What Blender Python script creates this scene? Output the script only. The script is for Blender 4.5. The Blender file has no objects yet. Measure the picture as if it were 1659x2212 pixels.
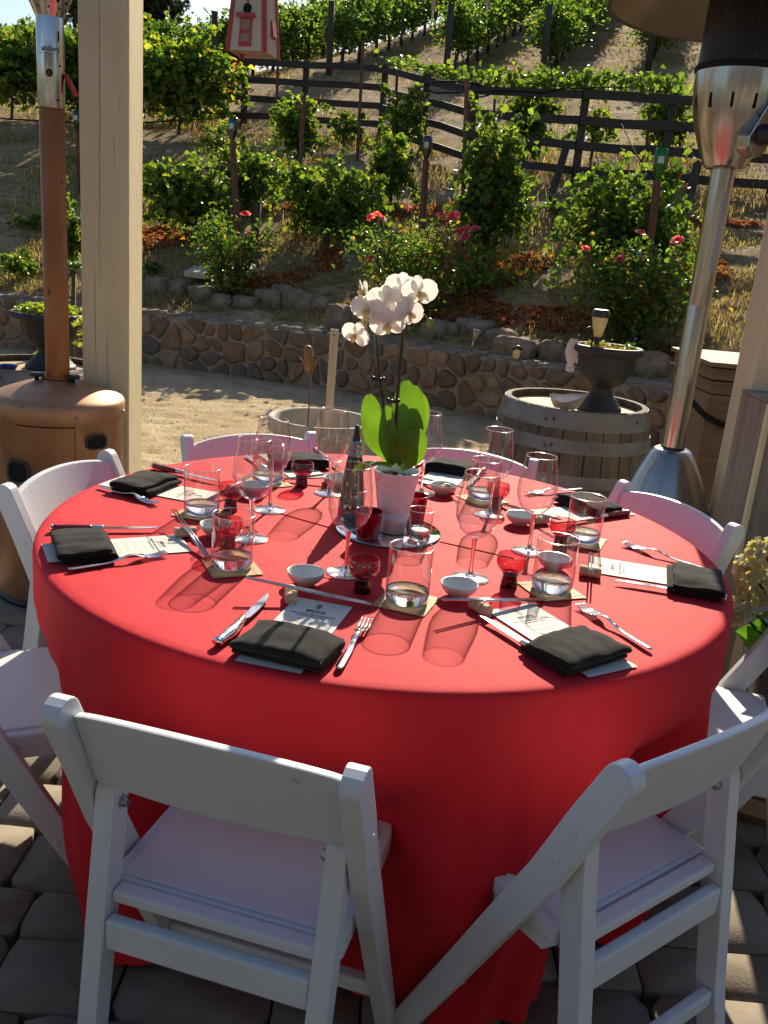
import bpy, bmesh, math, random
import numpy as np
from mathutils import Vector, Matrix, noise as mnoise
R = math.radians
PI = math.pi
scene = bpy.context.scene
COL = scene.collection
random.seed(7)
RNG = np.random.default_rng(11)

# ------------------------------------------------------------------ camera
CAM_H = 1.401
PITCH, ROLL = R(16.86), R(5.035)
FPX = 1912.0            # focal length in pixels of a 1659 x 2212 view of the photograph
_fw = Vector((0, math.cos(PITCH), -math.sin(PITCH)))
_r0 = Vector((1, 0, 0)); _u0 = _r0.cross(_fw)
_rt = math.cos(ROLL)*_r0 + math.sin(ROLL)*_u0
_up = -math.sin(ROLL)*_r0 + math.cos(ROLL)*_u0
CAMP = Vector((0, 0, CAM_H))

def ray(px, py):
    return ((px-829.5)/FPX)*_rt - ((py-1106)/FPX)*_up + _fw
def tp(px, py, z):                 # surveyed point on the level plane z
    d = ray(px, py); return CAMP + d*((z-CAM_H)/d.z)
def ty(px, py, y):                 # surveyed point at distance y
    d = ray(px, py); return CAMP + d*(y/d.y)

cam = bpy.data.cameras.new('camera'); co = bpy.data.objects.new('camera', cam); COL.objects.link(co)
co.matrix_world = Matrix(((_rt.x, _up.x, -_fw.x, 0), (_rt.y, _up.y, -_fw.y, 0), (_rt.z, _up.z, -_fw.z, CAM_H), (0, 0, 0, 1)))
cam.sensor_fit = 'VERTICAL'; cam.sensor_height = 32.0; cam.lens = 32.0*FPX/2212.0
cam.clip_start = 0.05; cam.clip_end = 600
scene.camera = co

# ------------------------------------------------------------------ materials
MATS = {}
def nodemat(name):
    m = bpy.data.materials.new(name); m.use_nodes = True
    nt = m.node_tree; nt.nodes.clear()
    out = nt.nodes.new('ShaderNodeOutputMaterial')
    MATS[name] = m
    return m, nt, out
def ramp(nt, stops):
    n = nt.nodes.new('ShaderNodeValToRGB'); e = n.color_ramp.elements
    while len(e) < len(stops): e.new(0.5)
    for k, (p, c) in enumerate(stops):
        e[k].position = p; e[k].color = (c[0], c[1], c[2], 1)
    return n
def coords(nt, scale=(1, 1, 1)):
    tc = nt.nodes.new('ShaderNodeTexCoord'); mp = nt.nodes.new('ShaderNodeMapping')
    mp.inputs['Scale'].default_value = scale
    nt.links.new(tc.outputs['Object'], mp.inputs['Vector']); return mp.outputs['Vector']
def tex_noise(nt, vec, scale, detail=4, rough=.55):
    n = nt.nodes.new('ShaderNodeTexNoise'); n.inputs['Scale'].default_value = scale
    n.inputs['Detail'].default_value = detail; n.inputs['Roughness'].default_value = rough
    if vec is not None: nt.links.new(vec, n.inputs['Vector'])
    return n.outputs['Fac']
def bump(nt, height, strength, dist=.01, normal=None):
    b = nt.nodes.new('ShaderNodeBump'); b.inputs['Strength'].default_value = strength
    b.inputs['Distance'].default_value = dist; nt.links.new(height, b.inputs['Height'])
    if normal is not None: nt.links.new(normal, b.inputs['Normal'])
    return b.outputs['Normal']
def mix_rgb(nt, fac, a, b, mode='MIX'):
    n = nt.nodes.new('ShaderNodeMix'); n.data_type = 'RGBA'; n.blend_type = mode
    for val, idx in ((fac, 0), (a, 6), (b, 7)):
        if isinstance(val, (tuple, list)): n.inputs[idx].default_value = (val[0], val[1], val[2], 1)
        elif isinstance(val, (int, float)): n.inputs[idx].default_value = val
        else: nt.links.new(val, n.inputs[idx])
    return n.outputs[2]

def mat(name, stops, rough=.6, metal=0., scale=(1, 1, 1), ns=8., detail=5, bump_s=0., bump_scale=None, bump_d=.004,
        island=0., coat=0., sheen=0., spec=.5, rough_var=0., trans=0., transcol=None, speck=None):
    """Principled surface whose colour runs along `stops` by noise (and by mesh island where asked)."""
    m, nt, out = nodemat(name)
    v = coords(nt, scale)
    f = tex_noise(nt, v, ns, detail)
    if island:
        g = nt.nodes.new('ShaderNodeNewGeometry')
        a = nt.nodes.new('ShaderNodeMath'); a.operation = 'MULTIPLY_ADD'
        nt.links.new(g.outputs['Random Per Island'], a.inputs[0]); a.inputs[1].default_value = island
        b = nt.nodes.new('ShaderNodeMath'); b.operation = 'MULTIPLY'; b.inputs[1].default_value = 1-island
        nt.links.new(f, b.inputs[0]); nt.links.new(b.outputs[0], a.inputs[2]); f = a.outputs[0]
    if len(stops) == 1: stops = [(0, stops[0][1]), (1, stops[0][1])]
    rp = ramp(nt, stops); nt.links.new(f, rp.inputs[0]); col = rp.outputs[0]
    if speck:
        sp = tex_noise(nt, v, speck[0], 2); r2 = ramp(nt, [(speck[1], (0, 0, 0)), (speck[1]+.06, (1, 1, 1))])
        nt.links.new(sp, r2.inputs[0]); col = mix_rgb(nt, r2.outputs[0], col, speck[2])
    p = nt.nodes.new('ShaderNodeBsdfPrincipled')
    nt.links.new(col, p.inputs['Base Color'])
    p.inputs['Roughness'].default_value = rough; p.inputs['Metallic'].default_value = metal
    p.inputs['Coat Weight'].default_value = coat; p.inputs['Sheen Weight'].default_value = sheen
    p.inputs['Specular IOR Level'].default_value = spec
    if rough_var:
        rv = tex_noise(nt, v, ns*2.3, 3); mr = nt.nodes.new('ShaderNodeMapRange')
        mr.inputs[3].default_value = max(.02, rough-rough_var); mr.inputs[4].default_value = rough+rough_var
        nt.links.new(rv, mr.inputs[0]); nt.links.new(mr.outputs[0], p.inputs['Roughness'])
    if bump_s:
        h = tex_noise(nt, v, bump_scale or ns*3, 5, .6)
        nt.links.new(bump(nt, h, bump_s, bump_d), p.inputs['Normal'])
    sh = p.outputs[0]
    if trans:
        t = nt.nodes.new('ShaderNodeBsdfTranslucent')
        if transcol is None: nt.links.new(col, t.inputs[0])
        else: nt.links.new(mix_rgb(nt, 1.0, col, transcol, 'MULTIPLY'), t.inputs[0])
        mx = nt.nodes.new('ShaderNodeMixShader'); mx.inputs[0].default_value = trans
        nt.links.new(sh, mx.inputs[1]); nt.links.new(t.outputs[0], mx.inputs[2]); sh = mx.outputs[0]
    nt.links.new(sh, out.inputs[0])
    return m

def leafmat(name, stops, trans=.45, gain=1.8, rough=.42):
    """Leaf: glossy top, light shining through; each leaf (mesh island) has a colour of its own."""
    m, nt, out = nodemat(name)
    g = nt.nodes.new('ShaderNodeNewGeometry')
    rp = ramp(nt, stops); nt.links.new(g.outputs['Random Per Island'], rp.inputs[0])
    p = nt.nodes.new('ShaderNodeBsdfPrincipled'); p.inputs['Roughness'].default_value = rough
    p.inputs['Specular IOR Level'].default_value = .35
    nt.links.new(rp.outputs[0], p.inputs['Base Color'])
    t = nt.nodes.new('ShaderNodeBsdfTranslucent')
    nt.links.new(mix_rgb(nt, 1.0, rp.outputs[0], (gain*1.05, gain*1.05, gain*.5), 'MULTIPLY'), t.inputs[0])
    mx = nt.nodes.new('ShaderNodeMixShader'); mx.inputs[0].default_value = trans
    nt.links.new(p.outputs[0], mx.inputs[1]); nt.links.new(t.outputs[0], mx.inputs[2])
    nt.links.new(mx.outputs[0], out.inputs[0])
    return m

def thinglass(name, tint=(.97, .98, .98), ior=1.33, rough=.02, dark_edge=None):
    """Thin-walled glass: clear, reflecting more towards grazing angles; lets tinted light through."""
    m, nt, out = nodemat(name)
    lw = nt.nodes.new('ShaderNodeLayerWeight'); lw.inputs['Blend'].default_value = .5
    f0 = ((ior-1)/(ior+1))**2*2.6
    pw = nt.nodes.new('ShaderNodeMath'); pw.operation = 'POWER'; pw.inputs[1].default_value = 2.6; nt.links.new(lw.outputs['Facing'], pw.inputs[0])
    fr = nt.nodes.new('ShaderNodeMath'); fr.operation = 'MULTIPLY_ADD'; fr.inputs[1].default_value = .92-f0; fr.inputs[2].default_value = f0
    nt.links.new(pw.outputs[0], fr.inputs[0])
    t = nt.nodes.new('ShaderNodeBsdfTransparent')
    rp = ramp(nt, [(0, tint), (.55, tuple(c**1.6 for c in tint)), (1, tuple(c**(5 if dark_edge is None else dark_edge) for c in tint))])
    nt.links.new(lw.outputs['Facing'], rp.inputs[0]); nt.links.new(rp.outputs[0], t.inputs[0])
    g = nt.nodes.new('ShaderNodeBsdfGlossy'); g.inputs['Roughness'].default_value = rough
    g.inputs['Color'].default_value = (1, 1, 1, 1)
    mx = nt.nodes.new('ShaderNodeMixShader')
    nt.links.new(fr.outputs[0], mx.inputs[0]); nt.links.new(t.outputs[0], mx.inputs[1]); nt.links.new(g.outputs[0], mx.inputs[2])
    nt.links.new(mx.outputs[0], out.inputs[0])
    return m
def solidglass(name, col=(.97, .99, .98), ior=1.48, rough=0.):
    m, nt, out = nodemat(name)
    g = nt.nodes.new('ShaderNodeBsdfGlass'); g.inputs['Color'].default_value = (*col, 1)
    g.inputs['IOR'].default_value = ior; g.inputs['Roughness'].default_value = rough
    nt.links.new(g.outputs[0], out.inputs[0]); return m

# ------------------------------------------------------------------ mesh building
class MB:
    """Collects faces and links them as one mesh object."""
    def __init__(s): s.v = []; s.f = []; s.m = []; s.sm = []
    def add(s, verts, faces, mi=0, smooth=True, M=None):
        o = len(s.v)
        if M is not None: verts = [M @ Vector(p) for p in verts]
        s.v += [tuple(p) for p in verts]
        for f in faces:
            s.f.append(tuple(i+o for i in f)); s.m.append(mi); s.sm.append(smooth)
        return s
    def box(s, c, d, M=None, mi=0, smooth=False, taper=1.):
        x, y, z = (k/2 for k in d); a, b, e = c
        V = [(a+i*x*(taper if k > 0 else 1), b+j*y*(taper if k > 0 else 1), e+k*z) for k in (-1, 1) for j in (-1, 1) for i in (-1, 1)]
        F = [(0, 2, 3, 1), (4, 5, 7, 6), (0, 1, 5, 4), (2, 6, 7, 3), (0, 4, 6, 2), (1, 3, 7, 5)]
        return s.add(V, F, mi, smooth, M)
    def lathe(s, prof, n=32, mi=0, M=None, smooth=True, closed=False, wob=None):
        V = []; F = []; k = len(prof); idx = []
        for i, (r, z) in enumerate(prof):
            if r < 1e-6: idx.append([len(V)]*n); V.append((0, 0, z))
            else:
                row = []
                for j in range(n):
                    a = 2*PI*j/n; rr, zz = (r, z) if wob is None else wob(r, z, a)
                    row.append(len(V)); V.append((rr*math.cos(a), rr*math.sin(a), zz))
                idx.append(row)
        for i in range(k-1 if not closed else k):
            A, B = idx[i], idx[(i+1) % k]
            for j in range(n):
                q = [A[j], A[(j+1) % n], B[(j+1) % n], B[j]]; q2 = []
                for t in q:
                    if t not in q2: q2.append(t)
                if len(q2) > 2: F.append(tuple(q2))
        return s.add(V, F, mi, smooth, M)
    def tube(s, pts, rad, n=8, mi=0, caps=True, M=None, smooth=True, flat=1., updir=None):
        pts = [Vector(p) for p in pts]; k = len(pts)
        rad = [rad]*k if isinstance(rad, (int, float)) else rad
        V = []; F = []; prev = None
        for i, p in enumerate(pts):
            t = (pts[min(i+1, k-1)]-pts[max(i-1, 0)])
            t = t.normalized() if t.length > 1e-9 else Vector((0, 0, 1))
            if prev is None:
                a = Vector(updir) if updir else (Vector((0, 0, 1)) if abs(t.z) < .9 else Vector((1, 0, 0)))
                u = (a-t*a.dot(t)).normalized()
            else: u = (prev-t*prev.dot(t)).normalized()
            prev = u; w = t.cross(u)
            for j in range(n):
                an = 2*PI*j/n; V.append(p+(u*math.cos(an)*flat+w*math.sin(an))*rad[i])
        for i in range(k-1):
            for j in range(n):
                F.append((i*n+j, i*n+(j+1) % n, (i+1)*n+(j+1) % n, (i+1)*n+j))
        if caps:
            F.append(tuple(range(n-1, -1, -1))); F.append(tuple((k-1)*n+j for j in range(n)))
        return s.add(V, F, mi, smooth, M)
    def prism(s, poly, t0, t1, axis='x', mi=0, M=None, smooth=False):
        n = len(poly)
        def P(a, b, t): return (t, a, b) if axis == 'x' else ((a, t, b) if axis == 'y' else (a, b, t))
        V = [P(a, b, t0) for a, b in poly]+[P(a, b, t1) for a, b in poly]
        F = [tuple(range(n-1, -1, -1)), tuple(range(n, 2*n))]+[(i, (i+1) % n, n+(i+1) % n, n+i) for i in range(n)]
        return s.add(V, F, mi, smooth, M)
    def grid(s, fn, nu, nv, mi=0, smooth=True, M=None, wrap=False):
        V = [fn(i/nu, j/nv) for j in range(nv+1) for i in range(nu+(0 if wrap else 1))]
        w = nu+(0 if wrap else 1)
        F = [(j*w+i, j*w+(i+1) % w, (j+1)*w+(i+1) % w, (j+1)*w+i) for j in range(nv) for i in range(nu)]
        return s.add(V, F, mi, smooth, M)
    def mesh(s, name, mats, bevel=0., seg=2, fix=False):
        me = bpy.data.meshes.new(name); me.from_pydata(s.v, [], s.f)
        me.polygons.foreach_set('material_index', s.m); me.polygons.foreach_set('use_smooth', s.sm)
        for m in (mats if isinstance(mats, (list, tuple)) else [mats]): me.materials.append(m)
        if bevel or fix:
            bm = bmesh.new(); bm.from_mesh(me)
            bmesh.ops.recalc_face_normals(bm, faces=bm.faces)
            if bevel:
                es = [e for e in bm.edges if len(e.link_faces) == 2 and e.calc_face_angle(0) > R(32)]
                bmesh.ops.bevel(bm, geom=es, offset=bevel, segments=seg, affect='EDGES', profile=.6, clamp_overlap=True)
            bm.to_mesh(me); bm.free()
        me.update(); return me
    def build(s, name, mats, parent=None, bevel=0., seg=2, fix=True, loc=None, rot=None):
        o = bpy.data.objects.new(name, s.mesh(name, mats, bevel, seg, fix)); COL.objects.link(o)
        if parent is not None: o.parent = parent
        if loc is not None: o.location = loc
        if rot is not None: o.rotation_euler = rot
        return o

def tag(o, label=None, cat=None, group=None, kind=None):
    if label: o['label'] = label
    if cat: o['category'] = cat
    if group: o['group'] = group
    if kind: o['kind'] = kind
    return o
def thing(name, label, cat, loc=(0, 0, 0), rz=0., group=None):
    o = bpy.data.objects.new(name, None); COL.objects.link(o); o.empty_display_size = .05
    o.location = loc; o.rotation_euler = (0, 0, rz)
    return tag(o, label, cat, group)
KIDS = {}
def children(o): return [c for c in bpy.data.objects if c.parent == o]
def dup(root, loc, rz=0., label=None, group=None, kids=None, scale=None):
    r = root.copy(); COL.objects.link(r); r.location = loc; r.rotation_euler = (0, 0, rz)
    if label: r['label'] = label
    if group: r['group'] = group
    if scale: r.scale = scale
    if kids is None: kids = tree(root)
    for c, sub in kids:
        d = c.copy(); COL.objects.link(d); d.parent = r
        for g in sub:
            e = g.copy(); COL.objects.link(e); e.parent = d
    return r
def tree(root): return [(c, children(c)) for c in children(root)]
def structure(o): o['kind'] = 'structure'; return o

def npmesh(name, V, F, mats, mi=None, parent=None, smooth=False):
    """mesh object straight from numpy quads or triangles"""
    me = bpy.data.meshes.new(name); k = F.shape[1]
    me.vertices.add(len(V)); me.vertices.foreach_set('co', V.astype(np.float32).ravel())
    me.loops.add(F.size); me.loops.foreach_set('vertex_index', F.astype(np.int32).ravel())
    me.polygons.add(len(F)); me.polygons.foreach_set('loop_start', np.arange(0, F.size, k, dtype=np.int32))
    me.polygons.foreach_set('loop_total', np.full(len(F), k, dtype=np.int32))
    if mi is not None: me.polygons.foreach_set('material_index', mi.astype(np.int32))
    me.polygons.foreach_set('use_smooth', np.full(len(F), smooth))
    for m in (mats if isinstance(mats, (list, tuple)) else [mats]): me.materials.append(m)
    me.update(calc_edges=True); me.validate()
    o = bpy.data.objects.new(name, me); COL.objects.link(o)
    if parent is not None: o.parent = parent
    return o

def leaves(P, size, up=.3, fold=.35, ratio=.9, droop=.0, rng=RNG, outward=None):
    """leaf blades at points P: two folded quads each; returns V, F (quads)"""
    n = len(P); size = np.broadcast_to(np.asarray(size, float), (n,))
    nrm = rng.normal(size=(n, 3)); nrm[:, 2] = np.abs(nrm[:, 2])+up
    if outward is not None: nrm += outward
    nrm /= np.linalg.norm(nrm, axis=1)[:, None]
    d = rng.normal(size=(n, 3)); d[:, 2] -= droop
    d -= nrm*(d*nrm).sum(1)[:, None]; d /= np.linalg.norm(d, axis=1)[:, None]+1e-9
    w = np.cross(nrm, d); s = size[:, None]; h = ratio/2
    base = P-d*s*.5; tip = P+d*s*.5-nrm*s*.12
    m1 = P-d*s*.18; m2 = P+d*s*.2
    L1 = m1+w*s*h+nrm*s*fold*.5; L2 = m2+w*s*h*.72+nrm*s*fold*.35
    R1 = m1-w*s*h+nrm*s*fold*.5; R2 = m2-w*s*h*.72+nrm*s*fold*.35
    V = np.stack([base, L1, L2, tip, R2, R1], 1).reshape(-1, 3)
    o = np.arange(n)[:, None]*6
    F = np.concatenate([o+np.array([[0, 3, 2, 1]]), o+np.array([[0, 5, 4, 3]])], 1).reshape(-1, 4)
    return V, F
def cat_meshes(parts):
    V = []; F = []; o = 0
    for v, f in parts: V.append(v); F.append(f+o); o += len(v)
    return np.concatenate(V), np.concatenate(F)
# ------------------------------------------------------------------ the materials used
W = (1, 1, 1)
m_white = mat('white_resin', [(.3, (.62, .67, .70)), (.7, (.69, .73, .755))], rough=.36, ns=3, bump_s=.07, bump_scale=110, rough_var=.12, spec=.4, speck=(34, .735, (.50, .48, .45)))
m_pad = mat('white_vinyl', [(.3, (.66, .67, .68)), (.7, (.71, .715, .72))], rough=.42, ns=4, bump_s=.06, bump_scale=400, spec=.4)
m_bolt = mat('grey_steel', [(.4, (.3, .31, .32)), (.6, (.42, .43, .44))], rough=.35, metal=1)
m_steel = mat('polished_steel', [(.4, (.72, .72, .72)), (.6, (.8, .8, .79))], rough=.13, metal=1, ns=30, rough_var=.05)
m_chop = mat('brushed_chopstick_steel', [(.4, (.50, .49, .48)), (.6, (.60, .59, .58))], rough=.16, metal=1, ns=30)
m_rose = mat('red_pakka_wood', [(.3, (.10, .008, .01)), (.6, (.26, .018, .022)), (.8, (.36, .04, .035))], rough=.3, scale=(4, 40, 40), ns=3, coat=.15)
m_brush = None
m_copper = mat('weathered_copper', [(.25, (.24, .115, .06)), (.5, (.46, .25, .135)), (.75, (.58, .34, .20))], rough=.50, metal=.5, ns=5, detail=8, rough_var=.15, speck=(60, .70, (.10, .05, .03)))
m_copperpole = mat('rusted_copper_pole', [(.25, (.24, .072, .016)), (.5, (.42, .145, .038)), (.8, (.54, .22, .07))], rough=.42, metal=.15, spec=.25, ns=9, scale=(1, 1, .35), detail=8, rough_var=.15, speck=(45, .69, (.06, .02, .01)))
m_chrome = mat('chrome', [(.4, (.46, .45, .42)), (.6, (.60, .59, .56))], rough=.2, metal=1, ns=4, scale=(14, 14, .6))
m_blackplastic = mat('black_plastic', [(.4, (.015, .015, .016)), (.6, (.025, .025, .026))], rough=.4, ns=20)
m_blackmesh = mat('black_burner_mesh', [(.35, (.012, .011, .010)), (.7, (.045, .042, .038))], rough=.55, metal=.4, ns=14, scale=(1, 1, .4), speck=(260, .62, (.10, .095, .085)))
m_hole = mat('dark_opening', [(.4, (.004, .004, .004)), (.6, (.007, .006, .006))], rough=.9)
m_redtag = mat('red_lighter_plastic', [(.4, (.55, .02, .05)), (.6, (.62, .03, .06))], rough=.35)
m_ink = mat('black_print', [(.4, (.02, .02, .022)), (.6, (.03, .03, .03))], rough=.7)
m_inkgrey = mat('grey_print', [(.4, (.42, .41, .39)), (.6, (.46, .45, .43))], rough=.7)
m_inkred = mat('red_print', [(.4, (.5, .12, .09)), (.6, (.55, .14, .1))], rough=.7)
m_paper = mat('cream_card', [(.3, (.74, .70, .60)), (.7, (.79, .75, .66))], rough=.7, ns=40, trans=.12)
m_napkin = mat('black_napkin_cotton', [(.3, (.009, .0085, .0085)), (.7, (.018, .017, .0165))], rough=.9, ns=60, bump_s=.25, bump_scale=700, bump_d=.0008, sheen=.08, spec=.1)
m_cork = mat('cork', [(.3, (.46, .32, .17)), (.5, (.70, .53, .32)), (.75, (.78, .62, .41))], rough=.85, ns=90, bump_s=.4, bump_scale=160, speck=(160, .68, (.14, .07, .03)))
m_ceramic = mat('pale_grey_ceramic', [(.4, (.62, .63, .62)), (.6, (.68, .68, .66))], rough=.2, ns=10, coat=.3)
m_potwhite = mat('white_glazed_pot', [(.4, (.87, .86, .87)), (.6, (.90, .89, .90))], rough=.16, ns=6, coat=.4)
m_bamboo = mat('bamboo_mat', [(.25, (.26, .13, .04)), (.5, (.50, .29, .10)), (.8, (.64, .40, .17))], rough=.6, scale=(3, 60, 3), ns=3.5, bump_s=.3, bump_scale=8)
m_bark = mat('orchid_bark', [(.3, (.05, .03, .018)), (.7, (.28, .17, .09))], rough=.9, island=.6, ns=60)
m_glass = thinglass('clear_wine_glass', (.925, .925, .925), ior=1.38)
m_rim = thinglass('glass_rim', (.93, .93, .93), ior=2.2, rough=.12)
m_stem = solidglass('stem_glass', (.985, .985, .985), 1.45)
m_glassbase = solidglass('thick_glass_base', (.985, .995, .99))
m_redglass = thinglass('rose_red_glass', (.86, .34, .38), ior=1.4)
m_redbase = mat('dark_plum_glass', [(.4, (.022, .002, .006)), (.6, (.035, .003, .008))], rough=.08, coat=.8)
m_redmerc = mat('mottled_red_glass', [(.3, (.12, .002, .012)), (.55, (.36, .006, .03)), (.75, (.62, .10, .10))], rough=.14, ns=70, scale=(1, 1, .4), coat=.6, trans=.4, detail=6)
m_wax = mat('white_wax', [(.4, (.82, .80, .74)), (.6, (.86, .84, .78))], rough=.5, trans=.3)
m_tin = mat('tea_light_tin', [(.4, (.6, .6, .6)), (.6, (.66, .66, .66))], rough=.3, metal=1)
m_mirror = mat('mirror_silver', [(.4, (.86, .9, .89)), (.6, (.87, .91, .9))], rough=.02, metal=1)
m_mirroredge = mat('mirror_green_edge', [(.4, (.05, .30, .24)), (.6, (.07, .36, .29))], rough=.1)
m_bottle = mat('dark_oil_bottle', [(.4, (.012, .010, .008)), (.6, (.02, .016, .012))], rough=.08, coat=.5)
m_petal = mat('white_orchid_petal', [(.35, (.80, .79, .77)), (.65, (.86, .85, .83))], rough=.55, ns=30, trans=.48, transcol=(.92, .90, .84), bump_s=.25, bump_scale=120, bump_d=.002)
m_lip = mat('yellow_orchid_lip', [(.35, (.78, .60, .16)), (.65, (.84, .78, .6))], rough=.5, ns=50, trans=.4)
m_orchleaf = mat('orchid_leaf', [(.35, (.055, .17, .012)), (.65, (.085, .24, .018))], rough=.3, ns=12, trans=.40, transcol=(2.5, 1.75, 1.0), spec=.5)
m_orchstem = mat('orchid_stem', [(.4, (.06, .12, .02)), (.6, (.10, .18, .035))], rough=.4)
m_stick = mat('dark_support_cane', [(.4, (.02, .008, .006)), (.6, (.035, .014, .01))], rough=.4)
m_bud = mat('orchid_bud', [(.4, (.22, .30, .05)), (.6, (.3, .38, .08))], rough=.45, trans=.3)

m_post = mat('painted_post', [(.3, (.72, .60, .34)), (.6, (.79, .67, .39)), (.8, (.83, .71, .43))], rough=.75, scale=(6, 6, .7), ns=3, detail=8, bump_s=.45, bump_scale=14, bump_d=.006, speck=(16, .73, (.30, .25, .18)))
m_woodgrey = mat('weathered_grey_wood', [(.25, (.17, .135, .095)), (.5, (.30, .25, .18)), (.8, (.42, .36, .27))], rough=.85, scale=(5, 5, .8), ns=3, detail=8, bump_s=.5, bump_scale=10, bump_d=.004, speck=(9, .72, (.12, .085, .05)))
m_stave = mat('barrel_oak', [(.25, (.055, .042, .029)), (.5, (.125, .097, .068)), (.8, (.21, .168, .122))], rough=.85, scale=(6, 6, .7), ns=4, detail=8, island=.25, bump_s=.5, bump_scale=14, bump_d=.004, speck=(30, .72, (.07, .05, .035)))
m_head = mat('barrel_head_oak', [(.25, (.30, .19, .10)), (.5, (.46, .31, .17)), (.8, (.56, .40, .24))], rough=.75, scale=(1, 9, 1), ns=5, detail=7, bump_s=.3)
m_hoop = mat('dull_steel_hoop', [(.25, (.11, .105, .098)), (.5, (.19, .185, .175)), (.8, (.28, .275, .26))], rough=.6, metal=.5, ns=7, detail=8, speck=(35, .71, (.13, .07, .04)))
m_urn = mat('charcoal_urn_resin', [(.3, (.014, .015, .017)), (.7, (.026, .027, .029))], rough=.6, ns=12, detail=7, bump_s=.2, bump_scale=60)
m_soil = mat('dark_soil', [(.3, (.03, .02, .013)), (.7, (.10, .07, .045))], rough=.95, ns=40, bump_s=.8, bump_scale=90)
m_lampglass = mat('amber_lamp_shade', [(.3, (.68, .56, .30)), (.7, (.78, .68, .42))], rough=.3, ns=4, scale=(30, 30, 1), trans=.5)
m_shell = mat('abalone_outside', [(.3, (.36, .32, .25)), (.7, (.52, .47, .38))], rough=.6, ns=14, bump_s=.5)
m_nacre = mat('abalone_nacre', [(.2, (.28, .42, .46)), (.45, (.55, .62, .62)), (.6, (.62, .50, .56)), (.8, (.4, .55, .6))], rough=.15, ns=16, coat=.6)
m_iron = mat('black_iron', [(.4, (.012, .012, .012)), (.6, (.025, .024, .023))], rough=.5, metal=.4)
m_rust = mat('rusted_steel_stake', [(.25, (.085, .034, .02)), (.5, (.15, .058, .034)), (.8, (.22, .095, .055))], rough=.8, ns=10, detail=8)
m_fence = mat('dark_stained_rail', [(.25, (.022, .014, .009)), (.5, (.042, .028, .018)), (.8, (.075, .052, .034))], rough=.75, scale=(.6, 6, 6), ns=5, detail=7, bump_s=.3)
m_fencepost = mat('weathered_fence_post', [(.25, (.03, .019, .012)), (.5, (.06, .042, .028)), (.8, (.11, .08, .055))], rough=.85, scale=(6, 6, .7), ns=4, detail=7, bump_s=.3)
m_mortar = mat('pale_mortar', [(.3, (.22, .16, .10)), (.7, (.38, .295, .20))], rough=.95, ns=25, detail=8, bump_s=.8, bump_scale=50, bump_d=.01)
m_stone = mat('field_stone', [(.05, (.085, .052, .032)), (.22, (.15, .092, .052)), (.40, (.22, .13, .07)), (.50, (.115, .10, .092)), (.60, (.24, .125, .065)), (.74, (.31, .20, .115)), (.9, (.36, .27, .175))], rough=.9, island=.55, ns=14, detail=9, bump_s=.9, bump_scale=26, bump_d=.018)
m_rock = mat('edging_rock', [(.25, (.12, .09, .06)), (.5, (.225, .17, .115)), (.75, (.34, .275, .195))], rough=.95, ns=9, detail=9, bump_s=1.0, bump_scale=16, bump_d=.03)
m_slab = mat('pale_flat_stone', [(.3, (.42, .38, .30)), (.7, (.52, .48, .39))], rough=.85, ns=12, bump_s=.4)
m_concrete = mat('pale_concrete', [(.25, (.30, .26, .20)), (.5, (.44, .40, .33)), (.8, (.54, .50, .42))], rough=.9, ns=6, detail=9, bump_s=.35, bump_scale=70, speck=(20, .72, (.25, .2, .15)))
m_lath = mat('weathered_pale_lath', [(.3, (.38, .32, .21)), (.7, (.52, .45, .31))], rough=.8, scale=(8, 8, 1), ns=4, bump_s=.2)
m_cattail = mat('rusty_cattail_metal', [(.3, (.17, .085, .035)), (.7, (.30, .17, .075))], rough=.6, metal=.4, ns=20)
m_binwood = mat('brown_bin_board', [(.25, (.10, .058, .028)), (.5, (.155, .094, .047)), (.8, (.22, .14, .075))], rough=.7, scale=(1, 1, 8), ns=4, detail=7, bump_s=.2)
m_birdcream = mat('birdhouse_cream_paint', [(.3, (.56, .46, .31)), (.7, (.64, .54, .38))], rough=.7, scale=(8, 8, 1.2), ns=8, detail=7, speck=(30, .74, (.3, .22, .13)))
m_birdred = mat('birdhouse_red_paint', [(.3, (.36, .045, .04)), (.7, (.46, .065, .055))], rough=.6, ns=20, speck=(60, .7, (.3, .1, .07)))
m_birdwood = mat('birdhouse_bare_wood', [(.3, (.28, .20, .11)), (.7, (.38, .28, .17))], rough=.8, ns=14)
m_greenbottle = mat('green_bottle_glass', [(.3, (.006, .10, .010)), (.7, (.014, .17, .02))], rough=.06, trans=.5, transcol=(1.0, 1.7, 1.0), coat=.8, ns=20)
m_darkbottle = mat('olive_bottle_glass', [(.4, (.008, .022, .008)), (.6, (.014, .034, .012))], rough=.1, coat=.5)
m_labelpaper = mat('bottle_label', [(.4, (.5, .49, .45)), (.6, (.6, .59, .55))], rough=.6)
m_blueglaze = mat('cobalt_blue_glaze', [(.4, (.008, .012, .22)), (.6, (.015, .025, .34))], rough=.15, coat=.6)
m_bucket = mat('whitewashed_pail', [(.3, (.46, .42, .35)), (.7, (.62, .58, .5))], rough=.7, ns=12, detail=7)
m_terracotta = mat('pale_terracotta', [(.4, (.48, .33, .22)), (.6, (.54, .38, .27))], rough=.8)
m_redwax = mat('red_wax', [(.4, (.30, .02, .03)), (.6, (.4, .03, .04))], rough=.35)
m_hose = mat('black_irrigation_hose', [(.4, (.012, .012, .012)), (.6, (.02, .02, .02))], rough=.9, spec=.1)
m_glove = mat('white_glove', [(.4, (.55, .5, .47)), (.6, (.62, .57, .54))], rough=.8)

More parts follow.
